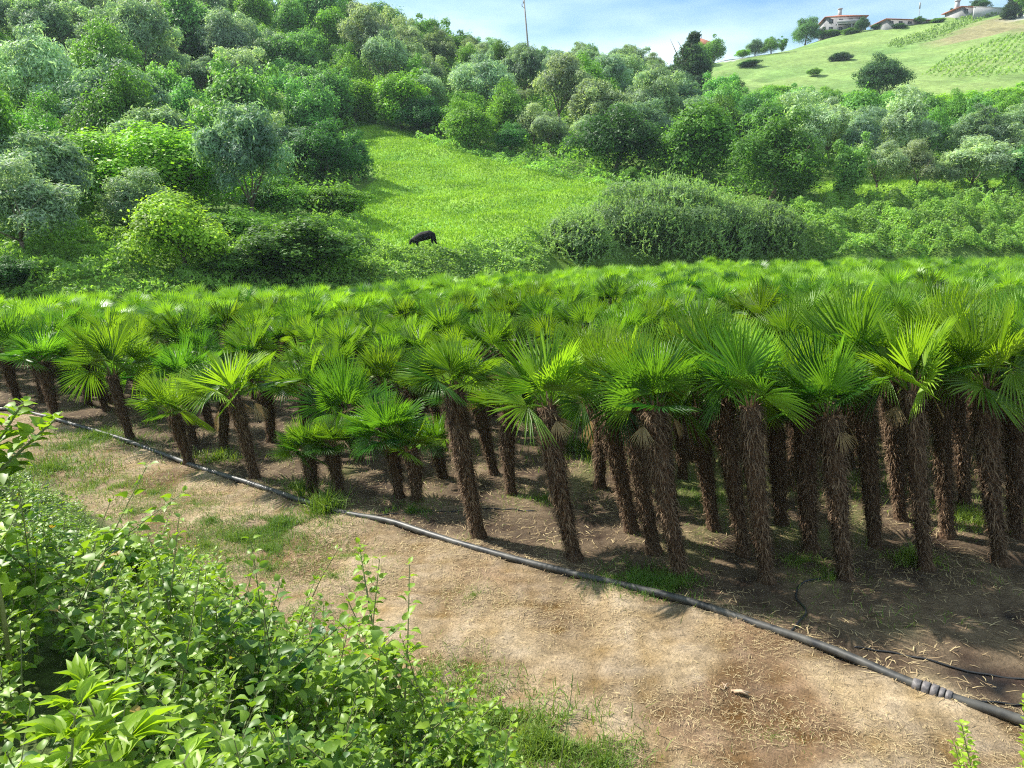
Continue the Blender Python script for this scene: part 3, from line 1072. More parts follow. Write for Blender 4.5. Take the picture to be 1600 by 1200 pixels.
def straw():
    def cond(x, y, r):
        D = 0.66 * x + 0.75 * y
        dens = 0.50 + 0.75 * n_small(x * 0.8 + 3, y * 0.8) + 0.45 * n_fine(x * .6, y * .6)
        dist = np.hypot(x, y)
        return (D > FOOT - 0.2) & (y < pipe_y(x) + 0.3) & (abs(x) < y * 0.75 + 1) & (r.rand(len(x)) < np.clip(dens, 0.12, 1) * np.clip(9 / dist, 0.3, 1))
    x, y, r = scatter(420000, (-13, 8), (3.2, 18), cond, 21)
    n = len(x)
    a = r.uniform(0, 6.283, n)
    el = np.abs(r.normal(0.05, 0.14, n))
    d = np.stack([np.cos(a) * np.cos(el), np.sin(a) * np.cos(el), np.sin(el)], 1)
    z = terrain(x, y) + 0.003 + r.uniform(0, 0.010, n)
    V, Q = blades(np.stack([x, y, z], 1), r.uniform(0.02, 0.085, n), r.uniform(0.0010, 0.0027, n) * np.clip(np.hypot(x, y) / 7, 1, 2.2), d, r, 0.35)
    V[:, 2] = np.maximum(V[:, 2], terrain(V[:, 0], V[:, 1]) + 0.002)
    ti = np.repeat(np.clip(r.normal(0.5, 0.3, n), 0, 1), 2)
    tag(add('dry_grass', make_mesh('dry_grass', V, Q, None, (M_STRAW,), tint=ti)), 'cut dry straw scattered over the path', 'dry grass', kind='stuff')


straw()

GRASS_SPOTS = [  # picture x, y, radius m, height m, count, greenness
    (760, 1125, 0.40, 0.13, 1300, 0.75), (850, 1165, 0.40, 0.14, 1500, 0.8), (940, 1195, 0.35, 0.09, 800, 0.7), (700, 1060, 0.35, 0.10, 800, 0.8), (1210, 1150, 0.3, 0.03, 200, 0.6),
    (240, 770, 1.0, 0.07, 1700, 0.7), (420, 860, 0.7, 0.08, 1800, 0.5), (300, 790, 0.5, 0.07, 900, 0.6), (520, 900, 0.5, 0.05, 700, 0.7), (110, 700, 0.7, 0.10, 900, 0.6), (300, 900, 0.7, 0.07, 900, 0.8),
    (380, 842, 0.75, 0.09, 3200, 0.55), (440, 822, 0.5, 0.11, 1800, 0.35), (330, 815, 0.3, 0.07, 700, 0.4), (165, 760, 0.6, 0.10, 1600, 0.85), (155, 684, 0.9, 0.14, 2000, 0.45),
    (345, 715, 0.35, 0.2, 350, 0.9), (320, 855, 0.5, 0.07, 1100, 0.9), (250, 845, 0.6, 0.08, 1400, 0.4), (205, 800, 0.6, 0.08, 900, 0.7), (1000, 912, 0.35, 0.12, 900, 0.35), (1045, 915, 0.3, 0.13, 700, 0.4),
    (960, 905, 0.3, 0.08, 450, 0.5), (1520, 812, 0.5, 0.16, 900, 1.0), (1425, 874, 0.22, 0.16, 350, 1.1), (1260, 880, 0.3, 0.10, 380, 0.9), (1300, 905, 0.3, 0.08, 350, 1.0), (930, 705, 0.8, 0.25, 900, 0.45),
    (1050, 690, 0.6, 0.25, 600, 0.5), (740, 930, 0.3, 0.05, 250, 0.8), (540, 870, 0.5, 0.06, 500, 0.8), (1230, 960, 0.25, 0.05, 200, 0.5), (640, 800, 0.3, 0.12, 350, 0.3), (700, 700, 0.8, 0.12, 700, 0.8),
    (455, 760, 0.4, 0.10, 450, 0.7), (80, 735, 0.9, 0.16, 1600, 0.6), (420, 890, 0.5, 0.06, 800, 0.6), (480, 955, 0.4, 0.06, 600, 0.6), (1110, 780, 0.6, 0.12, 500, 0.7), (850, 780, 0.5, 0.1, 450, 0.75), (1350, 760, 0.8, 0.14, 600, 0.9), (1480, 720, 1.2, 0.14, 900, 0.9), (1225, 745, 0.8, 0.14, 600, 0.8)]


def grass_patches():
    r = np.random.RandomState(31)
    P, Ls, Ds, Ti = [], [], [], []
    for px, py, rad, h, n, gr in GRASS_SPOTS:
        c = ground(px, py)
        n = int(n * 2.2)
        rr = np.abs(r.normal(0, 0.62, n)) * rad * 1.2
        a = r.uniform(0, 6.283, n)
        x, y = c[0] + rr * np.cos(a) * 1.2, c[1] + rr * np.sin(a)
        keep = n_fine(x * .7 + px, y * .7) > -0.5
        x, y = x[keep], y[keep]
        m = len(x)
        P.append(np.stack([x, y, terrain(x, y)], 1))
        Ls.append(h * r.uniform(0.4, 1.2, m))
        el = np.clip(r.normal(0.9, 0.35, m), 0.1, 1.5)
        aa = r.uniform(0, 6.283, m)
        Ds.append(np.stack([np.cos(aa) * np.cos(el), np.sin(aa) * np.cos(el), np.sin(el)], 1))
        Ti.append(np.clip(gr * 0.7 + r.normal(0, 0.22, m), 0, 1.3))
    # thin green under the palms everywhere near
    n = 60000
    x, y = r.uniform(-16, 14, n), r.uniform(7, 24, n)
    k = (y > pipe_y(x) + 0.1) & (n_small(x, y) + 0.6 * n_mid(x, y) > 0.15) & (abs(x) < y * .72 + 1)
    x, y = x[k], y[k]
    m = len(x)
    P.append(np.stack([x, y, terrain(x, y)], 1)); Ls.append(r.uniform(0.04, 0.13, m))
    el = np.clip(r.normal(0.8, 0.4, m), 0.05, 1.5); aa = r.uniform(0, 6.283, m)
    Ds.append(np.stack([np.cos(aa) * np.cos(el), np.sin(aa) * np.cos(el), np.sin(el)], 1)); Ti.append(np.clip(r.normal(0.6, 0.3, m), 0, 1.3))
    P, Ls, Ds, Ti = np.concatenate(P), np.concatenate(Ls), np.concatenate(Ds), np.concatenate(Ti)
    V, Q = blades(P, Ls, np.clip(Ls * 0.03, 0.0015, 0.006), Ds, r, 0.5)
    tag(add('grass', make_mesh('grass', V, Q, None, (M_GRASS,), tint=np.repeat(Ti, 2))), 'low green grass in patches on the path and between the palms', 'grass', kind='stuff')


grass_patches()


def litter():
    """fallen leaf strips, husks and clods under the palms"""
    r = np.random.RandomState(41)
    n = 130000
    x, y = r.uniform(-17, 15, n), r.uniform(5, 24, n)
    k = (y > pipe_y(x) - 0.1) & (abs(x) < y * .72 + 1) & (r.rand(n) < 0.6 + 0.4 * n_small(x * .7, y * .7))
    x, y = x[k], y[k]
    m = len(x)
    a = r.uniform(0, 6.283, m)
    el = np.abs(r.normal(0.06, 0.16, m))
    d = np.stack([np.cos(a) * np.cos(el), np.sin(a) * np.cos(el), np.sin(el)], 1)
    L = r.uniform(0.03, 0.17, m)
    V, Q = blades(np.stack([x, y, terrain(x, y) + 0.006], 1), L, r.uniform(0.002, 0.006, m), d, r, 0.35)
    V[:, 2] = np.maximum(V[:, 2], terrain(V[:, 0], V[:, 1]) + 0.003)
    ti = np.repeat(np.clip(r.beta(1.2, 1.8, m), 0, 1), 2)
    tag(add('leaf_litter', make_mesh('leaf_litter', V, Q, None, (M_STRAW,), tint=ti)), 'dry fallen palm strips covering the soil under the palms', 'leaf litter', kind='stuff')


litter()

# clump of tall grass on the pipe, a thing of its own
def tuft(px, py, h, n, rad, label, name='grass_tuft'):
    r = np.random.RandomState(int(px))
    c = ground(px, py)
    a = r.uniform(0, 6.283, n)
    q = np.abs(r.normal(0, .5, n)) * rad
    P = np.stack([q * np.cos(a), q * np.sin(a), 0 * a - 0.01], 1)
    el = np.clip(r.normal(1.15, 0.28, n), 0.3, 1.55)
    d = np.stack([np.cos(a) * np.cos(el), np.sin(a) * np.cos(el), np.sin(el)], 1)
    V, Q = blades(P, h * r.uniform(0.5, 1.1, n), r.uniform(0.003, 0.007, n), d, r, 0.55)
    ti = np.repeat(np.clip(r.normal(0.4, .2, n), 0, 1), 2)
    tag(add(name, make_mesh(name, V, Q, None, (M_GRASS,), tint=ti), loc=c), label, 'grass tuft')


tuft(508, 800, 0.42, 420, 0.28, 'tall tuft of green grass growing over the pipe below the tiny palm')
tuft(470, 775, 0.45, 90, 0.2, 'thin pale grass stalks left of the tall tuft on the pipe')


def dist_cards(n, xr, yr, polys, seed, h, L, W, name, label, mat, upright=0.5, color=(1, 1, 1), mound=0.0, extra=None, ns=None, tmean=0.5):
    """leaf faces over a patch of the terrain, following low mounds"""
    r = np.random.RandomState(seed)
    x, y = r.uniform(*xr, n), r.uniform(*yr, n)
    z = terrain(x, y)
    px, py, _ = project(x, y, z)
    k = np.zeros(n, bool)
    for p in polys:
        k |= inpoly(px, py, p)
    if extra is not None:
        k &= extra(x, y, px, py)
    k &= y > np.interp(x, BK_X, BK_Y) - 0.3
    x, y, z = x[k], y[k], z[k]
    m = len(x)
    nn = ns or Noise2(seed, 4.0)
    md = mound * np.clip(0.45 + 0.55 * nn(x, y) + 0.25 * Noise2(seed + 1, 1.6)(x, y), 0.0, 1.6)
    zz = z + md * (1 - r.rand(m) ** 3 * 0.5) + r.uniform(0, h, m)
    C = np.stack([x, y, zz], 1)
    A = rand_dirs(r, m) * np.array([1, 1, 0.6])
    A[:, 2] += upright
    ds = np.clip(y / 105, 0.36, 1.1) if extra is not None else np.ones(m)
    A = unit(A) * (L * ds * r.uniform(0.5, 1.2, m))[:, None]
    B = unit(np.cross(A, rand_dirs(r, m))) * (W * ds * r.uniform(0.6, 1.2, m))[:, None]
    V, Q = cards(C, A, B)
    ti = np.clip(r.normal(tmean, 0.25, m) + 0.25 * Noise2(seed + 2, 7)(x, y), 0, 1.2)
    tag(add(name, make_mesh(name, V, Q, None, (mat,), tint=ti), color=color), label, name.replace('_', ' '), kind='stuff')


dist_cards(60000, (20, 75), (60, 85), [PG_GLADE], 57, 0.10, 0.17, 0.055, 'glade_grass', 'bright grass under the olive trees on the right', M_MEADOW, 1.2)
dist_cards(150000, (-26, 18), (40, 106), [PG_MEADOW], 51, 0.10, 0.17, 0.055, 'meadow_grass', 'fresh yellow-green grass covering the sloping meadow', M_MEADOW, 1.2)
G_BR = (0.085, 0.16, 0.05)
dist_cards(150000, (-20, 8), (34, 62), [PG_THICKET], 52, 0.15, 0.13, 0.06, 'bramble_thicket', 'low grey-green brambles between the palms and the meadow', M_LEAF, 0.3, (0.118, 0.175, 0.055), 0.55)
dist_cards(60000, (-18, 20), (70, 105), [PG_EDGE], 56, 0.15, 0.16, 0.07, 'hedge_brambles', 'low brambles along the upper edge of the meadow', M_LEAF, 0.3, (0.12, 0.20, 0.06), 0.7)
dist_cards(330000, (15, 60), (50, 82), [PG_RTHICK], 53, 0.2, 0.14, 0.065, 'green_thicket', 'bright green bramble thicket below the olive trees on the right', M_LEAF, 0.3, (0.118, 0.182, 0.052), 1.3)
LF = [(-200, 450), (-200, 370), (560, 370), (590, 300), (560, 410), (430, 440)]
dist_cards(200000, (-45, -8), (26, 60), [[(-300, 455), (-300, 365), (420, 350), (580, 350), (560, 470), (-300, 480)]], 54, 0.2, 0.13, 0.055, 'roadside_weeds',
           'tall green weeds between the palm field and the wooded slope', M_LEAF, 0.5, (0.115, 0.182, 0.045), 0.9)


def notmeadow(x, y, px, py):
    return ~inpoly(px, py, PG_MEADOW) & ~inpoly(px, py, PG_GLADE) & ~inpoly(px, py, PG_RIGHT) & (y > np.interp(x, BK_X, BK_Y) + 9)


dist_cards(340000, (-130, 100), (44, 185), [[(-150, -60), (1750, -60), (1750, 330), (1230, 330), (-150, 400)]], 55, 0.8, 0.34, 0.16, 'undergrowth',
           'dense green undergrowth covering the wooded slope beneath the trees', M_LEAF, 0.3, (0.085, 0.15, 0.035), 1.4, notmeadow)


def crops(poly, seed, ang, sp_, h, name, label, color, n):
    r = np.random.RandomState(seed)
    x, y = r.uniform(60, 260, n), r.uniform(140, 260, n)
    ca, sa = math.cos(ang), math.sin(ang)
    u, v = x * ca + y * sa, -x * sa + y * ca
    v = np.round(v / sp_) * sp_ + r.normal(0, 0.16, n)
    x, y = u * ca - v * sa, u * sa + v * ca
    z = terrain(x, y)
    px, py, _ = project(x, y, z)
    k = inpoly(px, py, poly)
    x, y, z = x[k], y[k], z[k]
    m = len(x)
    C = np.stack([x, y, z + r.uniform(0, h, m)], 1)
    A = rand_dirs(r, m) * 0.24
    A[:, 2] = np.abs(A[:, 2]) + 0.1
    B = unit(np.cross(A, rand_dirs(r, m))) * 0.17
    V, Q = cards(C, A, B)
    tag(add(name, make_mesh(name, V, Q, None, (M_LEAF,), tint=np.clip(r.normal(.5, .25, m), 0, 1)), color=color), label, 'crops', kind='stuff')


crops(PG_CROP_A, 61, 0.35, 1.8, 0.8, 'crop_rows', 'rows of green crops high on the far hillside, below the long house', (0.10, 0.145, 0.05), 110000)
crops(PG_CROP_B, 62, 0.9, 1.3, 0.3, 'vineyard_rows', 'green crop rows on the right side of the far hillside', (0.125, 0.18, 0.06), 80000)

# ------------------------------------------------------------------ trees
def crown_geo(seed, R, H, nclump, nleaf, L, W, z0, style='round', fill=0.25, clr=(0.24, 0.42)):
    """leaf faces gathered in clumps through the volume of the crown (width 2R, height H, from z0 up)"""
    r = np.random.RandomState(seed)
    d = rand_dirs(r, nclump)
    rad = r.uniform(0.45, 0.92, nclump)
    c = d * rad[:, None]
    if style == 'round':
        c[:, 2] = np.abs(c[:, 2]) * 1.1 - 0.35 * (r.rand(nclump) < 0.45)
        c[:, :2] *= (1.1 - 0.45 * np.clip(c[:, 2:3], 0, 1))
        c[:3, 2] += 0.2
    elif style == 'dome':
        c[:, 2] = np.abs(c[:, 2]) - 0.12
    elif style == 'vase':
        c[:, 2] = r.uniform(-0.5, 0.95, nclump)
        w = 0.30 + 0.6 * sstep((c[:, 2] + 0.6) / 1.0)
        c[:, :2] *= w[:, None]
    elif style == 'cone':
        c[:, 2] = r.uniform(-0.9, 1.0, nclump)
        c[:, :2] = unit(c[:, :2]) * (r.uniform(0.25, 0.85, nclump) * (1.05 - (c[:, 2] + 0.9) / 2.0))[:, None]
    else:
        c[:, 2] = c[:, 2]
    cr = r.uniform(*clr, nclump)
    n_out = max(nclump // 5, 3)
    if style in ('round', 'vase'):
        c[:n_out] *= r.uniform(1.1, 1.38, (n_out, 1))
        cr[:n_out] *= 0.62
    if style == 'cone':
        cr *= 0.55 + 0.45 * (1 - (c[:, 2] + .9) / 1.9)
    p = cr ** 2
    k = r.choice(nclump, nleaf, p=p / p.sum())
    dd = rand_dirs(r, nleaf)
    dd[:, 2] = np.where(r.rand(nleaf) < 0.55, np.abs(dd[:, 2]), dd[:, 2])
    rr = cr[k] * (1 - np.abs(r.normal(0, 0.22, nleaf)))
    rr = np.where(r.rand(nleaf) < 0.20, rr * r.uniform(1.0, 1.5, nleaf), rr)
    wob = 1 + 0.25 * np.sin(dd[:, 0] * 7 + k) * np.cos(dd[:, 1] * 6 + k * 2)
    C = c[k] + dd * (rr * wob)[:, None]
    nin = int(nleaf * fill * 0.4)
    C[:nin] = rand_dirs(r, nin) * (r.rand(nin) ** 0.4 * 0.7)[:, None]
    lo = -0.75
    hi = 1.25
    C[:, 2] = np.clip(C[:, 2], lo - .1, hi + .15)
    zn = (C[:, 2] - lo) / (hi - lo)
    C = np.stack([C[:, 0] * R / 1.1, C[:, 1] * R / 1.1, z0 + zn * H], 1)
    nrm = unit(dd * np.array([1, 1, 1.2]) + rand_dirs(r, nleaf) * 0.85 + np.array([0, 0, 0.35]))
    A = unit(np.cross(nrm, rand_dirs(r, nleaf)))
    B = np.cross(nrm, A)
    s = r.uniform(0.55, 1.25, nleaf)
    if style == 'cone':
        A = unit(A + np.array([0, 0, 0.4]))
    V, Q = cards(C, A * (L * s)[:, None], B * (W * s)[:, None])
    ct = r.normal(0, 0.16, nclump)
    ti = np.clip(0.45 + ct[k] + r.normal(0, 0.22, nleaf), 0, 1.3)
    return V, Q, ti


def trunk_geo(seed, h, R, r0, z_split=0.4, nl=5, bends=0.15):
    r = np.random.RandomState(seed)
    g = Geo()
    top = np.array([r.normal(0, .15) * h * bends * 3, r.normal(0, .1) * h * bends * 3, h * z_split])
    mid = top * 0.5 + np.array([r.normal(0, bends) * h * .3, 0, 0])
    g.tube([(0, 0, -0.4), (0, 0, 0.02), mid, top], [r0 * 1.35, r0 * 1.1, r0 * 0.85, r0 * 0.75], 7)
    for i in range(nl):
        a = i * 6.283 / nl + r.normal(0, .3)
        e = top + np.array([math.cos(a) * R * r.uniform(.35, .7), math.sin(a) * R * r.uniform(.35, .7), h * r.uniform(0.25, 0.5)])
        m = (top + e) / 2 + np.array([0, 0, h * 0.03]) + r.normal(0, .04, 3) * h
        g.tube([top, m, e], [r0 * 0.5, r0 * 0.32, r0 * 0.1], 5)
    return g


# prototypes, all 6 m wide and 6 m tall nominal: (crown mesh, trunk mesh)
PROTO = {}


def proto(kind, n, nclump, nleaf, L, W, z0, H, style, r0=0.16, zs=0.35, clr=(0.24, 0.42), nl=5, R=3.0, fill=0.25):
    PROTO[kind] = []
    for i in range(n):
        sd = (hash_name(kind) + i * 17) % 100000
        V, Q, ti = crown_geo(sd, R, H, nclump, nleaf, L, W, z0, style, fill, clr)
        cm = make_mesh(kind + '_crown', V, Q, None, (M_LEAF,), tint=ti)
        tm = trunk_geo(sd + 1, 3.6 if kind == 'dome' else 5.6, R, r0, zs, nl).mesh(kind + '_trunk', (M_BARK,), True)
        PROTO[kind].append((cm, tm))


def hash_name(s):
    return sum(ord(c) * (i + 3) for i, c in enumerate(s))


proto('broad', 5, 24, 16000, 0.12, 0.08, 0.6, 5.6, 'round', clr=(0.24, 0.46))
proto('fine', 4, 36, 22000, 0.10, 0.055, 0.3, 5.7, 'round', clr=(0.22, 0.42))
proto('olive', 4, 30, 16000, 0.15, 0.045, 1.5, 4.6, 'round', 0.14, 0.28, clr=(0.18, 0.40), fill=0.1)
proto('dome', 1, 70, 60000, 0.06, 0.042, 0.0, 6.0, 'dome', clr=(0.16, 0.30))
proto('bush', 3, 44, 20000, 0.12, 0.06, -0.2, 6.2, 'dome', 0.10, 0.15, clr=(0.18, 0.34))
proto('vase', 2, 34, 12000, 0.13, 0.07, 0.8, 5.2, 'vase', 0.10, 0.25, clr=(0.16, 0.28))
proto('pine', 2, 60, 26000, 0.22, 0.045, 0.5, 5.7, 'cone', 0.12, 0.5, clr=(0.16, 0.26))

C_BRIGHT = (0.115, 0.205, 0.022)
C_MID = (0.078, 0.145, 0.026)
C_DARK = (0.036, 0.085, 0.026)
C_OLIVE = (0.172, 0.208, 0.160)
C_OLIVED = (0.128, 0.168, 0.116)
C_PINE = (0.026, 0.052, 0.032)
C_BRAM = (0.085, 0.135, 0.055)
C_YEL = (0.145, 0.215, 0.03)
CNAME = {C_BRIGHT: 'bright green', C_MID: 'mid green', C_DARK: 'dark green', C_OLIVE: 'silvery grey-green', C_OLIVED: 'dull grey-green', C_PINE: 'blackish green', C_BRAM: 'grey-green', C_YEL: 'yellow-green'}
KNAME = {'broad': ('broadleaf_tree', 'tree'), 'fine': ('leafy_tree', 'tree'), 'olive': ('olive_tree', 'olive tree'), 'dome': ('domed_tree', 'tree'), 'bush': ('bush', 'bush'), 'vase': ('slender_tree', 'tree'), 'pine': ('pine_tree', 'pine tree')}
trees = []


def make_tree(kind, pos, w, h, color, seed, label, group, name=None, depth=None):
    r = random.Random(seed)
    cm, tm = PROTO[kind][r.randrange(len(PROTO[kind]))]
    nm, cat = KNAME[kind]
    e = bpy.data.objects.new(name or nm, None)
    COL.objects.link(e)
    e.location = (pos[0], pos[1], pos[2] - 0.05 * h)
    e.rotation_euler = (r.gauss(0, .06), r.gauss(0, .06), r.uniform(0, 6.28))
    sx = w / 6.0
    e.scale = (sx, sx if depth is None else depth / 6.0, h / 6.0)
    c = add('crown', cm, e)
    b = r.uniform(0.78, 1.28)
    hue = r.uniform(-0.14, 0.08)
    c.color = (color[0] * b * (1 + hue), color[1] * b, color[2] * b * (1 - hue), 1)
    t = add('trunk', tm, e)
    tag(e, label, cat, group)
    trees.append((pos[0], pos[1], w))
    return e


# picture cx, picture y of its foot, picture width, picture y of its top, kind, colour, label
TREES = [
    (242, 345, 330, 192, 'dome', C_BRIGHT, 'huge bright green domed tree, broadest in the left wood', None),
    (285, 426, 165, 290, 'broad', C_YEL, 'yellow-green leafy tree with two peaks behind the palms on the left', None),
    (470, 430, 215, 318, 'bush', (0.085, 0.138, 0.03), 'broad brownish-green bush right behind the palms, left of the meadow', None),
    (52, 408, 165, 248, 'olive', C_OLIVE, 'airy silvery olive tree at the left edge with visible lower branches', None),
    (225, 385, 120, 262, 'olive', C_OLIVED, 'grey olive tree between the domed tree and the yellow-green tree', None),
    (505, 285, 125, 178, 'fine', C_DARK, 'dark tree standing at the upper left corner of the meadow', None),
    (545, 282, 70, 200, 'fine', C_DARK, 'dark tree nearest the meadow corner, right of the other dark one', None),
    (400, 310, 120, 215, 'olive', C_OLIVE, 'pale silvery tree between the domed tree and the meadow corner', None),
    (430, 345, 110, 262, 'fine', C_MID, 'mid green tree above the broad brownish-green bush', None),
    (450, 285, 125, 190, 'olive', C_OLIVED, 'grey-green tree beside the dark tree at the meadow corner', None),
    (525, 345, 130, 272, 'bush', C_MID, 'round green bush on the left edge of the meadow, above the brown-green one', None),
    (375, 430, 130, 382, 'bush', (0.11, 0.2, 0.05), 'low light green bush between the two-peaked tree and the brownish one', None),
    (12, 445, 110, 388, 'bush', C_DARK, 'dark low bush at the left edge just above the palms', None),
    (555, 192, 84, 112, 'broad', C_BRIGHT, 'bright green tree at the very top of the meadow, first of its hedge', None),
    (628, 200, 96, 104, 'broad', C_BRIGHT, 'bright green spreading tree on the upper hedge of the meadow', None),
    (665, 205, 80, 140, 'fine', C_DARK, 'dark green tree in the hedge right of the spreading bright one', None),
    (735, 228, 90, 150, 'fine', C_MID, 'mid green tree in the hedge left of the small round tree', None),
    (797, 240, 58, 182, 'fine', (0.07, 0.15, 0.045), 'small round tree casting a shadow on the upper meadow edge', None),
    (858, 238, 66, 165, 'olive', C_OLIVE, 'silvery olive with thin trunk right of the small round tree', None),
    (962, 272, 146, 143, 'fine', (0.024, 0.058, 0.017), 'large dense dark tree at the right end of the meadow', None),
    (1083, 285, 142, 150, 'broad', C_MID, 'tall green tree between the dense dark tree and the rounded one', None),
    (1203, 312, 160, 168, 'fine', (0.045, 0.098, 0.022), 'large rounded tree with deep shade on its right, behind the big bush', None),
    (985, 296, 44, 252, 'bush', C_MID, 'small pointed shrub at the foot of the dense dark tree', None),
    (1322, 314, 84, 205, 'vase', (0.085, 0.16, 0.055), 'slender vase-shaped tree right of the large rounded tree', None),
    (1372, 306, 84, 212, 'olive', C_OLIVE, 'olive with leaning trunk, first right of the vase-shaped tree', None),
    (1428, 305, 74, 218, 'olive', C_OLIVE, 'olive with curved trunk, second right of the vase-shaped tree', None),
    (1474, 304, 56, 238, 'olive', C_OLIVED, 'small thin olive, third right of the vase-shaped tree', None),
    (1522, 304, 112, 212, 'olive', C_OLIVE, 'broad silvery olive near the right edge above the green thicket', None),
    (1592, 300, 96, 220, 'broad', (0.08, 0.16, 0.055), 'green tree cut by the right edge beside the broad olive', None),
    (1374, 152, 92, 80, 'fine', (0.026, 0.055, 0.030), 'dark rounded tree standing at the foot of the far hill field', None),
    (1076, 150, 104, 34, 'pine', C_PINE, 'dark spiky pine rising above the skyline left of the far hill', None),
    (1050, 140, 60, 84, 'pine', C_PINE, 'lower dark pine leaning against the tall spiky pine', None),
    (1258, 70, 46, 17, 'fine', (0.06, 0.12, 0.05), 'oval tree on the far ridge left of the red-roofed house', None),
    (1312, 97, 38, 75, 'bush', C_PINE, 'dark twin bush alone in the middle of the far hill field', None),
    (1272, 119, 26, 102, 'bush', C_MID, 'small green bush lower left of the twin bush on the hill field', None),
    (1205, 84, 34, 54, 'fine', C_MID, 'green tree in the hedge at the left end of the far ridge', None),
    (1180, 88, 34, 56, 'fine', C_OLIVED, 'greyish tree second in the hedge at the left end of the far ridge', None),
    (1222, 82, 22, 56, 'vase', C_MID, 'thin pointed tree closest to the far ridge oval tree', None),
    (1115, 82, 44, 54, 'broad', C_MID, 'green tree in front of the small red roof on the skyline', None),
    (1095, 84, 30, 60, 'broad', C_MID, 'green tree left of the small red roof on the skyline', None),
    (1160, 88, 26, 72, 'bush', C_BRIGHT, 'small bright bush beside the pale road on the far hill', None),
    (1172, 104, 40, 90, 'bush', C_DARK, 'dark low bush under the hedge on the left of the hill field', None),
    (1578, 30, 40, -8, 'pine', (0.03, 0.055, 0.035), 'dark conifer beside the houses at the top right corner', None),
    (1596, 18, 40, -12, 'fine', C_MID, 'green tree behind the dark conifer at the top right corner', None),
    (1530, 14, 34, -6, 'fine', C_DARK, 'dark tree over the chimney house at the top right', None),
    (1346, 50, 22, 22, 'fine', C_DARK, 'small dark tree in front of the red-roofed house', None),
    (1283, 56, 26, 42, 'fine', C_MID, 'green tree at the foot of the red-roofed house, left of its hedge bush', None),
    (1330, 54, 30, 40, 'bush', C_MID, 'green hedge bush under the middle of the red-roofed house', None),
    (1372, 46, 26, 34, 'bush', C_DARK, 'dark hedge bush at the right corner of the red-roofed house', None),
    (1405, 44, 24, 34, 'bush', C_DARK, 'dark bush at the left half of the long low house', None),
    (1465, 36, 26, 26, 'bush', C_MID, 'green bush at the right half of the long low house', None),
    (1300, 54, 30, 42, 'bush', C_MID, 'green hedge bush at the left corner of the red-roofed house', None),
    (1435, 38, 20, 22, 'bush', C_MID, 'green bush in front of the long low house', None),
    (1490, 22, 18, 8, 'bush', C_DARK, 'small dark rounded bush between the two right-hand houses', None),
    (1408, 205, 90, 140, 'broad', (0.10, 0.19, 0.05), 'bright green tree right under the dark rounded tree', None),
    (1500, 240, 90, 178, 'fine', C_DARK, 'very dark tree in the middle of the right-hand wood', None),
    (1485, 195, 90, 138, 'broad', C_YEL, 'brightest yellow-green tree of the right-hand wood', None),
    (1290, 160, 40, 132, 'broad', C_YEL, 'small yellow tree left of the right-hand wood', None),
    (1560, 190, 110, 128, 'broad', C_BRIGHT, 'bright green tree near the right edge, below the crop rows', None),
    (1210, 175, 80, 125, 'broad', C_BRIGHT, 'bright green tree at the left end of the right-hand wood', None),
    (1140, 160, 60, 112, 'fine', C_DARK, 'dark tree between the spiky pine and the hill field', None),
    (1575, 262, 60, 200, 'olive', C_OLIVED, 'grey olive behind the tree at the right edge', None),
]
for i, (cx, by, w, ty, kind, colr, lab, grp) in enumerate(TREES):
    p = ground(cx, by)
    dep = p[1] * cp - (p[2] - CAM_Z) * sp
    W = w / F * dep
    Hh = z_for(ty, p[1] - 0.12 * W) - p[2]
    make_tree(kind, p, W * 1.04, max(Hh, 0.6) * (1.35 if kind == 'dome' else 1.0), colr, 2000 + i, lab, grp)

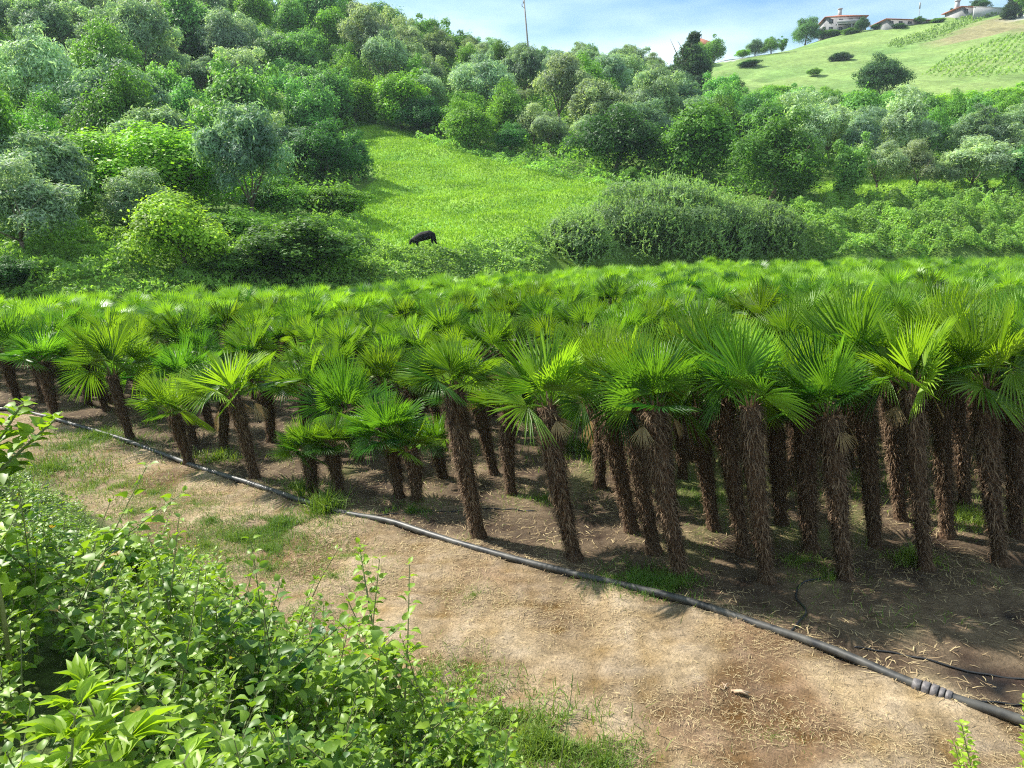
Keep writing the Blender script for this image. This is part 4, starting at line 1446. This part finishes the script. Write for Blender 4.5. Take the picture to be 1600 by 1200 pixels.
# the big bush behind the palms: a hummock of shoots, and its neighbour
for (cx, by, w, ty, dpt, lab, sd) in [(1045, 410, 330, 262, 7.0, 'big rounded grey-green bush behind the palms in front of the meadow end', 1),
                                 (1195, 408, 160, 300, 6.0, 'lower dark right-hand shoulder of bushes beside the big rounded bush', 2),
                                 (905, 408, 130, 318, 5.0, 'lower left-hand bush leaning on the big rounded bush', 3)]:
    p = ground(cx, by)
    dep = p[1] * cp - (p[2] - CAM_Z) * sp
    W = w / F * dep
    p[1] += 2.0
    Hh = z_for(ty, p[1]) - p[2]
    V, Q, ti = crown_geo(3000 + sd, W / 2, Hh * 1.04, 60, 60000 if sd == 1 else 26000, 0.14, 0.045, 0, 'dome', 0.3, (0.14, 0.28))
    V[:, 1] *= dpt / W * 1.6
    r = np.random.RandomState(3100 + sd)
    n = 4200 if sd == 1 else 1900
    a = r.rand(n) * 6.283
    ph = np.arccos(r.rand(n) ** 0.8)
    b = np.stack([np.cos(a) * np.sin(ph) * W * .44, np.sin(a) * np.sin(ph) * dpt * .7, np.cos(ph) * Hh * .84], 1)
    lump = 1 + 0.06 * np.sin(a * 5 + sd) * np.cos(ph * 4) + 0.05 * np.sin(a * 11 + ph * 7) + 0.04 * np.sin(a * 17 - ph * 13)
    b *= lump[:, None]
    dd = unit(b / np.array([W * .44, dpt * .7, Hh * .84]) * np.array([.6, .6, .8]) + np.array([0, 0, .5]) + r.normal(0, .5, (n, 3)))
    # shoots: rows of small leaves along a line
    k = 7
    s = np.linspace(0.1, 1, k)[None, :, None]
    Lh = r.uniform(0.25, 0.65, n)[:, None, None]
    Cc = (b[:, None] + dd[:, None] * s * Lh).reshape(-1, 3)
    AA = unit(np.repeat(dd, k, 0) * .7 + rand_dirs(r, n * k)) * 0.10
    BB = unit(np.cross(AA, rand_dirs(r, n * k))) * 0.035
    V2, Q2 = cards(Cc, AA, BB)
    e = bpy.data.objects.new('big_bush', None)
    COL.objects.link(e)
    e.location = (p[0], p[1], p[2] - 0.2)
    cr = add('crown', make_mesh('bush_crown', np.concatenate([V, V2]), np.concatenate([Q, Q2 + len(V)]), None, (M_LEAF,), tint=np.concatenate([ti * 0.7, np.clip(r.normal(.9, .25, len(Q2)), 0, 1.4)])), e)
    cr.color = ((0.105, 0.150, 0.075, 1), (0.085, 0.125, 0.055, 1), (0.105, 0.15, 0.07, 1))[sd - 1]
    tg = Geo()
    for q in range(7):
        a = q * 0.9
        tg.tube([(0.3 * math.cos(a), .3 * math.sin(a), 0), (W * .1 * math.cos(a), dpt * .1 * math.sin(a), Hh * .4), (W * .25 * math.cos(a), dpt * .25 * math.sin(a), Hh * .7)], [.07, .05, .02], 5)
    add('trunk', tg.mesh('bush_trunk', (M_BARK,), True), e)
    tag(e, lab, 'bush', 'bushes behind the palms')
    for o in (-.35, 0, .35):
        trees.append((p[0] + o * W, p[1], W * .5))

# the rest of the wood, one tree at a time, spaced over the slope
def zone_kind(px, py, y, r):
    """which tree grows where, after the photograph"""
    u = r.random()
    if px < 640 and y < 75:
        return ('olive', C_OLIVED) if u < .45 else (('bush', C_MID) if u < .7 else ('fine', C_MID))
    if px < 560:
        if py < 60 and px < 260:
            return ('fine', C_DARK) if u < .6 else ('broad', C_MID)
        if px > 330 and py < 110:
            return ('broad', C_MID) if u < .35 else (('broad', (0.085, 0.16, 0.05)) if u < .75 else ('olive', C_OLIVED))
        return ('olive', C_OLIVED) if u < .38 else (('olive', C_OLIVE) if u < .56 else (('fine', C_MID) if u < .76 else ('broad', (0.085, 0.16, 0.05))))
    if px < 820 and py < 110:
        return ('broad', C_MID) if u < .4 else (('broad', (0.085, 0.165, 0.055)) if u < .8 else ('fine', C_DARK))
    if px < 1110:
        return ('olive', C_OLIVED) if u < .5 else (('olive', C_OLIVE) if u < .85 else ('fine', C_MID))
    if y > 92:
        return ('broad', (0.09, 0.175, 0.05)) if u < .5 else (('fine', C_MID) if u < .75 else (('olive', C_OLIVED) if u < .88 else ('fine', C_DARK)))
    return ('olive', C_OLIVE) if u < .45 else (('olive', C_OLIVED) if u < .8 else ('vase', C_MID))


rt = random.Random(77)
cands = []
for _ in range(9000):
    y = rt.uniform(40, 178)
    x = rt.uniform(-0.72, 0.72) * y
    cands.append((x, y))
xs = np.array([c[0] for c in cands])
ys = np.array([c[1] for c in cands])
zsn = terrain(xs, ys)
pxs, pys, _ = project(xs, ys, zsn)
bad = inpoly(pxs, pys, PG_MEADOW) | inpoly(pxs, pys, PG_RIGHT) | inpoly(pxs, pys, PG_THICKET) | inpoly(pxs, pys, PG_RTHICK) | inpoly(pxs, pys, PG_EDGE)
bad |= (ys < np.interp(xs, BK_X, BK_Y) + 10)
bad |= (pxs > 560) & (pys > 250) & (pxs < 1230)
bad |= (pxs > 1230) & (pys > 276)
bad |= (pxs > 540) & (pxs < 1010) & (pys > 188 + (pxs - 560) * 0.16)
bad |= (pxs > 1105) & (pys < 192 + (pxs - 1105) * -0.02)
bad |= (pys > 395)
bad |= (pxs > 1025) & (pxs < 1125) & (pys < 185)
bad |= (pxs > 395) & (pxs < 575) & (pys > 225)
bad |= (pxs < 440) & (pys > 300) & (pys < 420) & (abs(pxs - 242) < 120)
filler = []
tr_arr = [(a, b, w) for a, b, w in trees]
for i in range(len(cands)):
    if bad[i] or rt.random() < 0.02:
        continue
    x, y = cands[i]
    w = rt.uniform(4.6, 9.2) * (1 + (y - 60) / 380)
    ok = True
    for a, b, ww in tr_arr:
        if (a - x) ** 2 + (b - y) ** 2 < ((w + ww) * 0.36) ** 2:
            ok = False
            break
    if ok:
        tr_arr.append((x, y, w))
        filler.append((x, y, float(zsn[i]), w, float(pxs[i]), float(pys[i])))
print('filler trees', len(filler))
band_of = lambda y: int((y - 38) // 14)
bands = {}
for f in filler:
    bands.setdefault(band_of(f[1]), []).append(f)
n_f = 0
for bnd in sorted(bands):
    for q, (x, y, z, w, px, py) in enumerate(sorted(bands[bnd], key=lambda f: f[4])):
        kind, colr = zone_kind(px, py, y, rt)
        h = w * rt.uniform(0.85, 1.32) if kind != 'bush' else w * rt.uniform(.5, .7)
        if kind == 'bush':
            h = max(h, 2.2)
        dep = y * cp - (z - CAM_Z) * sp
        lim = float(np.interp(px, [0, 560, 600, 700, 780, 850, 1000, 1040, 1100, 1150, 1300, 1450, 1600], [-50, -30, 2, 36, 62, 72, 64, 84, 100, 120, 128, 130, 112])) + rt.uniform(-4, 16)
        hm = max(z_for(lim, y) - z, 1.6)
        if h > hm:
            w = max(w * max(hm / h, .6), hm * .8)
            h = hm
        nm = 'olive' if kind == 'olive' else ('bush' if kind == 'bush' else 'tree')
        cn = CNAME.get(colr, 'light green')
        lab = f'{cn} {nm} on the wooded slope, {ordinal(q + 1)} from the left in its {ordinal(bnd + 1)} tier up'
        make_tree(kind, (x, y, z), w, h, colr, 5000 + n_f, lab, 'trees of the wooded slope')
        n_f += 1

# ------------------------------------------------------------------ cow
def make_cow():
    p = ground(664, 385)
    me = bpy.data.meshes.new('cow')
    J = [((0.62, 0, 1.08), (.30, .31)), ((0.25, 0, 1.02), (.33, .36)), ((-0.25, 0, 1.0), (.32, .36)), ((-0.62, 0, 1.02), (.26, .31)),
         ((-0.95, 0, 0.82), (.16, .20)), ((-1.18, 0, 0.52), (.12, .15)), ((-1.30, 0, 0.32), (.12, .14)), ((-1.42, 0, 0.10), (.075, .08)),
         ((0.80, 0.17, 0.85), (.17, .15)), ((0.88, 0.18, 0.50), (.085, .085)), ((0.94, 0.18, 0.42), (.07, .07)), ((0.88, 0.18, 0.0), (.06, .06)),
         ((0.80, -0.17, 0.85), (.17, .15)), ((0.74, -0.18, 0.50), (.085, .085)), ((0.80, -0.18, 0.42), (.07, .07)), ((0.74, -0.18, 0.0), (.06, .06)),
         ((-0.62, 0.18, 0.72), (.13, .13)), ((-0.66, 0.18, 0.40), (.075, .075)), ((-0.66, 0.18, 0.0), (.055, .055)),
         ((-0.60, -0.18, 0.72), (.13, .13)), ((-0.50, -0.18, 0.40), (.075, .075)), ((-0.55, -0.18, 0.0), (.055, .055)),
         ((0.93, 0, 1.12), (.06, .06)), ((1.0, 0, 0.85), (.025, .025)), ((1.0, 0, 0.40), (.035, .035))]
    E = [(0, 1), (1, 2), (2, 3), (3, 4), (4, 5), (5, 6), (6, 7), (0, 8), (8, 9), (9, 10), (10, 11), (0, 12), (12, 13), (13, 14), (14, 15), (3, 16), (16, 17), (17, 18), (3, 19), (19, 20), (20, 21), (0, 22), (22, 23), (23, 24)]
    me.from_pydata([j[0] for j in J], E, [])
    me.materials.append(plain('black_hide', (0.004, 0.004, 0.005), 0.7, 0.15))
    o = add('cow', me, loc=(p[0], p[1], p[2] - 0.26))
    o.rotation_euler.z = math.radians(-14)
    o.rotation_euler.y = math.radians(-6)
    o.scale = (0.80, 0.92, 0.86)
    md = o.modifiers.new('skin', 'SKIN')
    sv = me.skin_vertices[0].data
    for v, j in zip(sv, J):
        v.radius = j[1]
    sv[1].use_root = True
    ss = o.modifiers.new('sub', 'SUBSURF')
    ss.levels = ss.render_levels = 2
    tag(o, 'black cow grazing with lowered head in the green meadow', 'cow')
    for s in (-1, 1):
        g = Geo()
        g.add([(0, 0, 0), (0.06, s * 0.09, 0.05), (0.02, s * 0.20, 0.0), (-0.05, s * 0.10, -0.03)], [(0, 1, 2, 3)])
        V, Q, T, ti = g.arrays()
        V = np.concatenate([V, V + np.array([0.012, 0, 0.015])])
        Q = np.array([(0, 1, 2, 3), (7, 6, 5, 4), (0, 4, 5, 1), (1, 5, 6, 2), (2, 6, 7, 3), (3, 7, 4, 0)])
        add('ear', make_mesh('cow_ear', V + np.array([-1.16, s * .09, .58]), Q, None, (me.materials[0],)), o)


make_cow()

# ------------------------------------------------------------------ houses on the far ridge
M_WALL = plain('white_plaster', (0.30, 0.30, 0.30), 0.9, 0.2, (0.22, 0.22, 0.23), 0.8)
M_ROOF = plain('red_roof_tiles', (0.40, 0.15, 0.09), 0.85, 0.2, (0.30, 0.12, 0.08), 1.5)
M_GLASS = plain('dark_glass', (0.04, 0.05, 0.06), 0.15, 0.6)
M_STONE = plain('grey_concrete', (0.40, 0.40, 0.40), 0.9, 0.2, (0.32, 0.32, 0.33), 0.7)


def roof_geo(w, d, z, rise, over=0.7, hip=0.5):
    x, y = w / 2 + over, d / 2 + over
    k = max(x - y * 1.0 * hip * 2, 0.2) if w >= d else 0.2
    V = [(-x, -y, z), (x, -y, z), (x, y, z), (-x, y, z), (-k, 0, z + rise), (k, 0, z + rise),
         (-x, -y, z - .18), (x, -y, z - .18), (x, y, z - .18), (-x, y, z - .18)]
    Q = [(0, 1, 5, 4), (2, 3, 4, 5), (6, 9, 8, 7), (0, 6, 7, 1), (1, 7, 8, 2), (2, 8, 9, 3), (3, 9, 6, 0)]
    T = [(1, 2, 5), (3, 0, 4)]
    return V, Q, T


def house(px, py, wpx, hpx_top, d, storeys, rz, label, hip=0.5, balcony=False, chimney=None, cols=4, flat=False, roofrise=None, dy=0.0):
    p = ground(px, py)
    p[1] += dy
    dep = p[1] * cp - (p[2] - CAM_Z) * sp
    w = wpx / F * dep
    top = z_for(hpx_top, p[1]) - p[2]
    rise = roofrise if roofrise is not None else top * 0.26
    hw = top - rise
    e = bpy.data.objects.new('house', None)
    COL.objects.link(e)
    e.location = (p[0], p[1] + d / 2, p[2])
    e.rotation_euler.z = rz
    g = Geo()
    g.box((0, 0, hw / 2 - 1.5), (w, d, hw + 3))
    add('wall', g.mesh('house_wall', (M_WALL,)), e)
    g = Geo()
    V, Q, T = roof_geo(w, d, hw + .2, rise, hip=hip)
    g.add(V, Q, T)
    rf = add('roof', g.mesh('house_roof', (M_ROOF,)), e)
    if chimney is not None:
        g = Geo()
        g.box((chimney * w / 2, 0, hw + rise + 0.5), (0.9, 0.9, 2.6))
        g.box((chimney * w / 2, 0, hw + rise + 1.9), (1.2, 1.2, 0.25))
        add('chimney', g.mesh('house_chimney', (M_STONE,)), rf)
    sh = hw / storeys
    for s in range(storeys):
        for c in range(cols):
            x = -w / 2 + (c + .5) * w / cols
            g = Geo()
            g.box((x, -d / 2 - 0.03, s * sh + sh * .55), (w / cols * .42, 0.12, sh * .5), mat=0)
            wo = add('window', g.mesh('house_window', (M_GLASS,)), e)
            g = Geo()
            g.box((x, -d / 2 - 0.07, s * sh + sh * .55 - sh * .27), (w / cols * .5, 0.2, 0.1))
            g.box((x, -d / 2 - 0.10, s * sh + sh * .55), (0.08, 0.06, sh * .5))
            add('sill', g.mesh('window_sill', (M_WALL,)), wo)
        if balcony and s > 0:
            g = Geo()
            g.box((w * .12, -d / 2 - .9, s * sh + .08), (w * .75, 1.8, .16))
            g.box((w * .12, -d / 2 - 1.78, s * sh + .62), (w * .75, .06, .9))
            g.box((w * .5 + .8, 0, s * sh + .08), (1.6, d * .8, .16))
            g.box((w * .5 + 1.58, 0, s * sh + .6), (.06, d * .8, .9))
            for bx in (-.24, .12, .48):
                g.box((w * bx, -d / 2 - 1.7, s * sh - sh / 2), (.25, .25, sh))
            add('balcony', g.mesh('house_balcony', (M_WALL,)), e)
    tag(e, label, 'house')
    return e


house(1324, 50, 58, 18, 9.0, 2, -0.15, 'white two-storey house with red hipped roof and balconies on the far ridge', balcony=True, chimney=-0.15)
house(1426, 40, 90, 26, 7.0, 1, 0.10, 'long low white house with flat reddish roof on the far ridge', cols=6, hip=0.3, roofrise=1.0)
house(1520, 24, 44, 8, 7.0, 1, 0.12, 'white house with red roof and tall chimney near the top right corner', cols=3, chimney=-0.75)
house(1108, 84, 34, 56, 7.0, 1, 0.0, 'small red-roofed house half hidden by trees on the left of the far ridge', cols=3, dy=8)
# retaining wall and mast beside the houses
p = ground(1545, 24)
g = Geo()
g.box((0, 0, 0.4), (9.0, 0.4, 3.0), rz=0.12)
g.box((0, 0, 1.97), (9.2, 0.55, 0.15), rz=0.12)
tag(add('garden_wall', g.mesh('garden_wall', (M_STONE,)), loc=p), 'pale grey retaining wall below the chimney house at the top right', 'wall')
p = ground(1443, 38)
g = Geo()
g.tube([(0, 0, -.5), (0, 0, 6.4)], [0.10, 0.06], 6)
g.box((0, 0, 5.6), (0.35, 0.2, 1.6))
tag(add('antenna_mast', g.mesh('antenna_mast', (M_STONE,)), loc=(p[0], p[1] + 3, p[2])), 'thin grey mast standing behind the long low house', 'mast')

# utility pole on the near ridge
p = ground(829, 118)
top = z_for(-4, p[1]) - p[2]
e = bpy.data.objects.new('utility_pole', None)
COL.objects.link(e)
e.location = p
e.rotation_euler.y = math.radians(-5.5)
M_POLE = plain('weathered_pole_wood', (0.22, 0.19, 0.16), 0.9, 0.1, (0.32, 0.28, 0.24), 3)
g = Geo()
g.tube([(0, 0, -1), (0, 0, top * .5), (0, 0, top)], [0.19, 0.16, 0.12], 8)
add('pole', g.mesh('pole_shaft', (M_POLE,), True), e)
g = Geo()
g.tube([(0.05, 0, top - 0.4), (-0.3, 0, top - 1.1)], [0.05, 0.05], 6)
g.tube([(0.0, 0, top - 1.9), (-0.45, 0, top - 1.5)], [0.05, 0.05], 6)
g.box((-0.48, 0, top - 1.3), (0.13, 0.13, 0.5))
g.box((-0.22, 0, top - 0.8), (0.12, 0.12, 0.4))
g.tube([(0, 0, top - 0.3), (0.25, 0, top + 0.6)], [0.07, 0.05], 6)
add('bracket', g.mesh('pole_bracket', (M_POLE,)), e)
tag(e, 'tall wooden utility pole rising above the trees on the skyline', 'utility pole')

# ------------------------------------------------------------------ foreground weeds on the bank
def leaf_shape(fold=0.18, curl=0.25, wide=0.36):
    V = np.array([(0, 0, 0), (.12, wide * .72, fold * .7), (.30, wide, fold), (.62, wide * .72, fold * .75), (1, 0, -curl),
                  (.12, -wide * .72, fold * .7), (.30, -wide, fold), (.62, -wide * .72, fold * .75), (.30, 0, 0.0), (.62, 0, -curl * .35)], float)
    V[:, 2] -= curl * V[:, 0] ** 2 * 0.6
    Q = [(0, 8, 2, 1), (8, 9, 3, 2), (0, 5, 6, 8), (8, 6, 7, 9)]
    T = [(9, 4, 3), (9, 7, 4)]
    return V, np.array(Q), np.array(T)


def frames(dirs, ups):
    x = unit(dirs)
    y = unit(np.cross(ups, x))
    z = np.cross(x, y)
    return np.stack([x, y, z], -1)


def weed_geo(seed, h, nnode, ls, lw=0.36, lean=0.12, whorl=2, stemr=0.004, dense=1, tbase=0.5, compound=0, branch=0, bs=None):
    """one plant: stem with leaves at its nodes"""
    r = np.random.RandomState(seed)
    g = Geo()
    LV, LQ, LT = leaf_shape(wide=lw, fold=.14, curl=.22)
    stems = [(np.zeros(3), np.array([r.normal(0, lean), r.normal(0, lean), 1.0]), h)]
    for b in range(branch):
        s = r.uniform(.2, .6)
        a = r.rand() * 6.283
        if bs:
            stems.append((np.array([math.cos(a), math.sin(a), 0]) * bs * h * .25, np.array([math.cos(a) * bs, math.sin(a) * bs, 1.0]), h * r.uniform(.6, 1.0)))
            continue
        stems.append((np.array(stems[0][1]) * h * s, np.array([math.cos(a) * .7, math.sin(a) * .7, .8]), h * r.uniform(.4, .65)))
    for st, dr, hh in stems:
        dr = dr / np.linalg.norm(dr)
        t = np.linspace(0, 1, 6)[:, None]
        sag = np.array([r.normal(0, .08), r.normal(0, .08), 0]) * hh
        path = st + dr * hh * t + sag * t ** 2
        g.tube(path, np.linspace(stemr, stemr * .4, 6), 5, tint=0.4, mat=1, cap=False)
        Ms, Ss, tj = [], [], []
        a0 = r.rand() * 6.28
        for k in range(nnode):
            f = 0.15 + 0.85 * k / max(nnode - 1, 1)
            p = np.array([np.interp(f, t[:, 0], path[:, q]) for q in range(3)])
            size = ls * (1.0 - 0.55 * f ** 2) * (0.6 + 0.4 * min(1, f * 3)) * r.uniform(.8, 1.15)
            for w in range(whorl):
                a = a0 + k * (1.57 if whorl == 2 else 2.4) + w * 2 * math.pi / whorl + r.normal(0, .25)
                el = r.normal(0.15 + 0.5 * f * f, .25)
                d = np.array([math.cos(a) * math.cos(el), math.sin(a) * math.cos(el), math.sin(el)])
                pet = p + d * size * 0.35
                if compound:
                    for c in range(compound):
                        ca = (c - (compound - 1) / 2) * 2.0 / compound
                        dc = np.array([math.cos(a + ca) * math.cos(el), math.sin(a + ca) * math.cos(el), math.sin(el) - .1 * abs(ca)])
                        Ms.append(frames(dc[None], (np.array([0, 0, 1.0]) + r.normal(0, .2, 3))[None])[0] * size * (1.1 - .3 * abs(ca)))
                        Ss.append(pet)
                        tj.append(r.normal(tbase + .15 * f, .14))
                else:
                    Ms.append(frames(d[None], (np.array([0, 0, 1.0]) + r.normal(0, .35, 3))[None])[0] * size)
                    Ss.append(pet)
                    tj.append(r.normal(tbase + .2 * f * f, .16))
                g.add([p - .0015, p + .0015, pet + .001, pet - .001], [(0, 1, 2, 3)], tint=.5, mat=1)
        Vv, Qq, Tt, tv_ = replicate(LV, LQ, LT, np.zeros(len(LQ) + len(LT)), np.array(Ms), np.array(Ss), np.clip(np.array(tj), 0, 1.2))
        g.V.append(Vv); g.Q.append(Qq + g.n); g.T.append(Tt + g.n)
        g.tq.append(tv_[:len(Qq)]); g.tt.append(tv_[len(Qq):])
        g.mq.append(np.zeros(len(Qq))); g.mt.append(np.zeros(len(Tt)))
        g.n += len(Vv)
    return g


WG = [weed_geo(700, .62, 9, .085, .40, branch=2), weed_geo(701, .50, 8, .070, .42, branch=2), weed_geo(702, .75, 11, .075, .34, branch=1),
      weed_geo(703, .40, 7, .065, .44, branch=2, tbase=.35), weed_geo(704, .55, 8, .060, .30, compound=3, tbase=.55), weed_geo(705, .45, 9, .05, .34, branch=3, tbase=.4),
      weed_geo(706, .66, 10, .09, .42, branch=1, tbase=.6), weed_geo(707, .35, 8, .045, .4, branch=3, tbase=.3)]


def wither(t, nq):
    """leaves have four quads, then two tris each; a few whole leaves are withered"""
    rw = np.random.RandomState(9)
    t = t.copy()
    k = rw.rand(nq // 4 + 1) < 0.008
    t[:nq][np.repeat(k, 4)[:nq]] = 1.5
    return t


def foreground():
    r = np.random.RandomState(71)
    n = 20000
    x, y = r.uniform(-15, 4.0, n), r.uniform(-0.5, 17, n)
    D = 0.66 * x + 0.75 * y
    edge = FOOT - 0.22 + 0.35 * np.clip(1 - np.abs(x + 0.9) / 1.6, 0, 1) + 0.25 * n_small(x * .6, y * .6)
    dist = np.hypot(x, y)
    z = terrain(x, y)
    px, py, dep = project(x, y, z + .3)
    k = (D < edge) & (D > 0.15) & (px > -260) & (px < 1700) & (py < 1500) & (dist > 1.25) & (r.rand(n) < np.clip(4.6 / dist, .34, 1.0))
    # keep the bottom right clear of tall growth
    k &= ~((px > 820) & (D > 2.35 - (px - 820) * 0.0022))
    x, y, z, D, dist, px, py = x[k], y[k], z[k], D[k], dist[k], px[k], py[k]
    print('foreground plants', len(x))
    G = [[], [], [], [], [], []]
    off = 0
    which = r.choice(len(WG), len(x), p=[.12, .16, .12, .14, .12, .13, .08, .13])
    small = (px < 330) & (py < 860) & (dist > 5)
    which[small] = np.array([5, 7, 3])[r.randint(0, 3, small.sum())]
    Vs, Qs, Ts, tq, tt, mq, mt = [], [], [], [], [], [], []
    for w in range(len(WG)):
        m = which == w
        if not m.any():
            continue
        g = WG[w]
        V0, Q0, T0, ti0 = g.arrays()
        mq0, mt0 = np.concatenate(g.mq), np.concatenate(g.mt)
        s = r.uniform(0.45, 1.15, m.sum()) * np.interp(D[m], [FOOT - 1.5, FOOT - .4], [1.0, 0.58])
        s *= np.where(dist[m] > 4, .78, 1.0) * np.where(dist[m] < 2.6, .86, 1.0) * np.interp(px[m], [150, 420], [.92, 1.06])
        s *= np.interp(px[m], [-200, 400, 900, 1600], [1.05, 1.0, 0.72, 0.55])
        a = r.uniform(0, 6.283, m.sum())
        M = rotz(a, s)
        M[:, 0, 2] += r.normal(0.12, .14, m.sum()) * s
        M[:, 1, 2] += r.normal(0.10, .14, m.sum()) * s
        V, Q, T, ti = replicate(V0, Q0, T0, ti0, M, np.stack([x[m], y[m], z[m] - .02], 1), r.normal(0, .20, m.sum()))
        N = m.sum()
        Vs.append(V); Qs.append(Q + off); Ts.append(T + off)
        tq.append(ti[:len(Q)]); tt.append(ti[len(Q):])
        mq.append(np.tile(mq0, N)); mt.append(np.tile(mt0, N))
        off += len(V)
    me = make_mesh('weeds', np.concatenate(Vs), np.concatenate(Qs), np.concatenate(Ts), (M_WEED, M_STEM), tint=wither(np.clip(np.concatenate(tq + tt), 0, 1.2), sum(len(q) for q in Qs)), qmat=np.concatenate(mq), tmat=np.concatenate(mt))
    tag(add('weeds', me, color=(1, 1, 1)), 'dense leafy nettles and brambles covering the near bank', 'weeds', kind='stuff')


foreground()


def plant(name, pos, g, label, cat='plant', rz=0.0, s=1.0, color=(1, 1, 1)):
    """Empty > stem, leaves"""
    e = bpy.data.objects.new(name, None)
    COL.objects.link(e)
    e.location = pos
    e.rotation_euler.z = rz
    e.scale = (s, s, s)
    V, Q, T, ti = g.arrays()
    mq, mt = np.concatenate(g.mq), np.concatenate(g.mt) if g.mt else np.zeros(0)
    for nm, mi, mat in (('foliage', 0, M_WEED), ('stem', 1, M_STEM)):
        q, t = Q[mq == mi], T[mt == mi]
        tint = np.concatenate([ti[:len(Q)][mq == mi], ti[len(Q):][mt == mi]])
        if len(q) + len(t) == 0:
            continue
        u, inv = np.unique(np.concatenate([q.ravel(), t.ravel()]), return_inverse=True)
        me = make_mesh(nm, V[u], inv[:q.size].reshape(-1, 4), inv[q.size:].reshape(-1, 3), (mat,), tint=tint)
        add(nm, me, e, color=color)
    tag(e, label, cat)


def at(px, py, dist):
    """a place at that picture x and distance ahead, on the ground"""
    r = ray(px, py)
    t = dist / r[1]
    x = r[0] * t
    return np.array([x, dist, float(terrain(x, dist))])


def tall(pos, py):
    return z_for(py, pos[1]) - pos[2]


# bright long-leaved plants in the lower left corner
p = at(205, 1150, 1.75)
plant('long_leaved_plant', p, weed_geo(801, tall(p, 1085), 9, .17, .17, compound=5, whorl=2, tbase=.95, stemr=.006, lean=.04), 'bright yellow-green plant with long finger leaves in the bottom left corner', color=(1.0, 1.0, .95))
p = at(55, 1160, 1.6)
plant('long_leaved_plant', p, weed_geo(802, tall(p, 1120), 8, .18, .18, compound=5, whorl=2, tbase=.95, stemr=.006, lean=.04), 'bright long-leaved plant cut by the left edge, beside its bright twin', rz=1.0, color=(1.0, 1.0, .95))
p = at(335, 1195, 1.65)
plant('long_leaved_plant', p, weed_geo(803, tall(p, 1150), 7, .13, .22, compound=5, whorl=2, tbase=.75, stemr=.006, lean=.04), 'lower finger-leaved plant at the bottom edge, right of the two bright ones', rz=2.0, color=(1.1, 1.1, 1))
# thin tall weeds standing out against the path
p = at(560, 1010, 3.7)
plant('tall_weed', p, weed_geo(811, tall(p, 885), 15, .075, .40, whorl=2, tbase=.8, stemr=.006, lean=.14, branch=2), 'tall thin yellow-tipped weed standing out against the path', 'weed')
p = at(620, 1020, 3.5)
plant('tall_weed', p, weed_geo(812, tall(p, 905), 14, .095, .42, whorl=2, tbase=.6, stemr=.006, lean=.10, branch=2), 'leafy tall weed just right of the yellow-tipped one', 'weed', rz=1.2)
p = at(690, 1090, 3.1)
plant('tall_weed', p, weed_geo(813, tall(p, 985), 15, .065, .36, whorl=2, tbase=.6, stemr=.005, lean=.10, branch=3), 'loose small-leaved weed at the right edge of the weedy bank', 'weed', rz=2.2)
p = at(845, 1150, 3.0)
plant('dry_stalk', p, weed_geo(814, tall(p, 1040), 3, .03, .3, whorl=1, tbase=.6, stemr=.004, lean=.22), 'bare thin stalk rising above the weeds at the bottom centre', 'stalk', rz=.3)
p = at(440, 900, 4.6)
plant('tall_weed', p, weed_geo(815, tall(p, 850), 12, .07, .42, whorl=2, tbase=.7, stemr=.006, lean=.08, branch=3), 'tall round-leaved weed at the upper edge of the bank, left of the centre', 'weed', rz=.7)
p = at(225, 900, 4.3)
plant('tall_weed', p, weed_geo(816, tall(p, 838), 12, .10, .45, whorl=2, tbase=.65, stemr=.007, lean=.06, branch=3), 'large round-leaved weed standing tallest in the left weeds', 'weed', rz=.7)
# right-hand corner
p = at(1672, 1250, 2.6)
plant('leafy_plant', p, weed_geo(821, tall(p, 1050), 52, .055, .38, whorl=4, tbase=.95, stemr=.005, lean=.01, branch=18, bs=.09), 'bright upright small-leaved plant cut by the bottom right corner', color=(1.25, 1.2, 1.1))
p = at(1508, 1230, 2.9)
plant('leafy_plant', p, weed_geo(822, tall(p, 1160), 18, .028, .34, whorl=2, tbase=.8, stemr=.003, lean=.01), 'small low plant left of the bright one in the bottom right corner')
# sapling at the left edge
p = at(-95, 700, 3.4)
plant('sapling', p, weed_geo(831, tall(p, 545), 18, .11, .45, whorl=3, tbase=.55, stemr=.012, lean=.05, branch=6), 'broad-leaved sapling reaching in from the left edge in front of the palms', 'sapling')
p = at(-45, 600, 2.6)
plant('sapling', p, weed_geo(832, tall(p, 268), 18, .085, .42, whorl=2, tbase=.9, stemr=.010, lean=.02, branch=2), 'tall thin sapling whose bright tip shows at the left edge', 'sapling', color=(1.3, 1.2, 1))

# ------------------------------------------------------------------ the air
if True:
    g = Geo()
    g.box((0, 205, 48), (760, 470, 104))
    m, n, l, pr, out = nt('haze_air')
    n.remove(pr)
    pv = n.new('ShaderNodeVolumePrincipled')
    pv.inputs['Color'].default_value = (0.72, 0.85, 1.0, 1)
    pv.inputs['Density'].default_value = 0.00022
    l.new(pv.outputs[0], out.inputs['Volume'])
    tag(add('haze', g.mesh('haze', (m,))), 'thin bluish haze in the air over the valley', 'haze', kind='stuff')
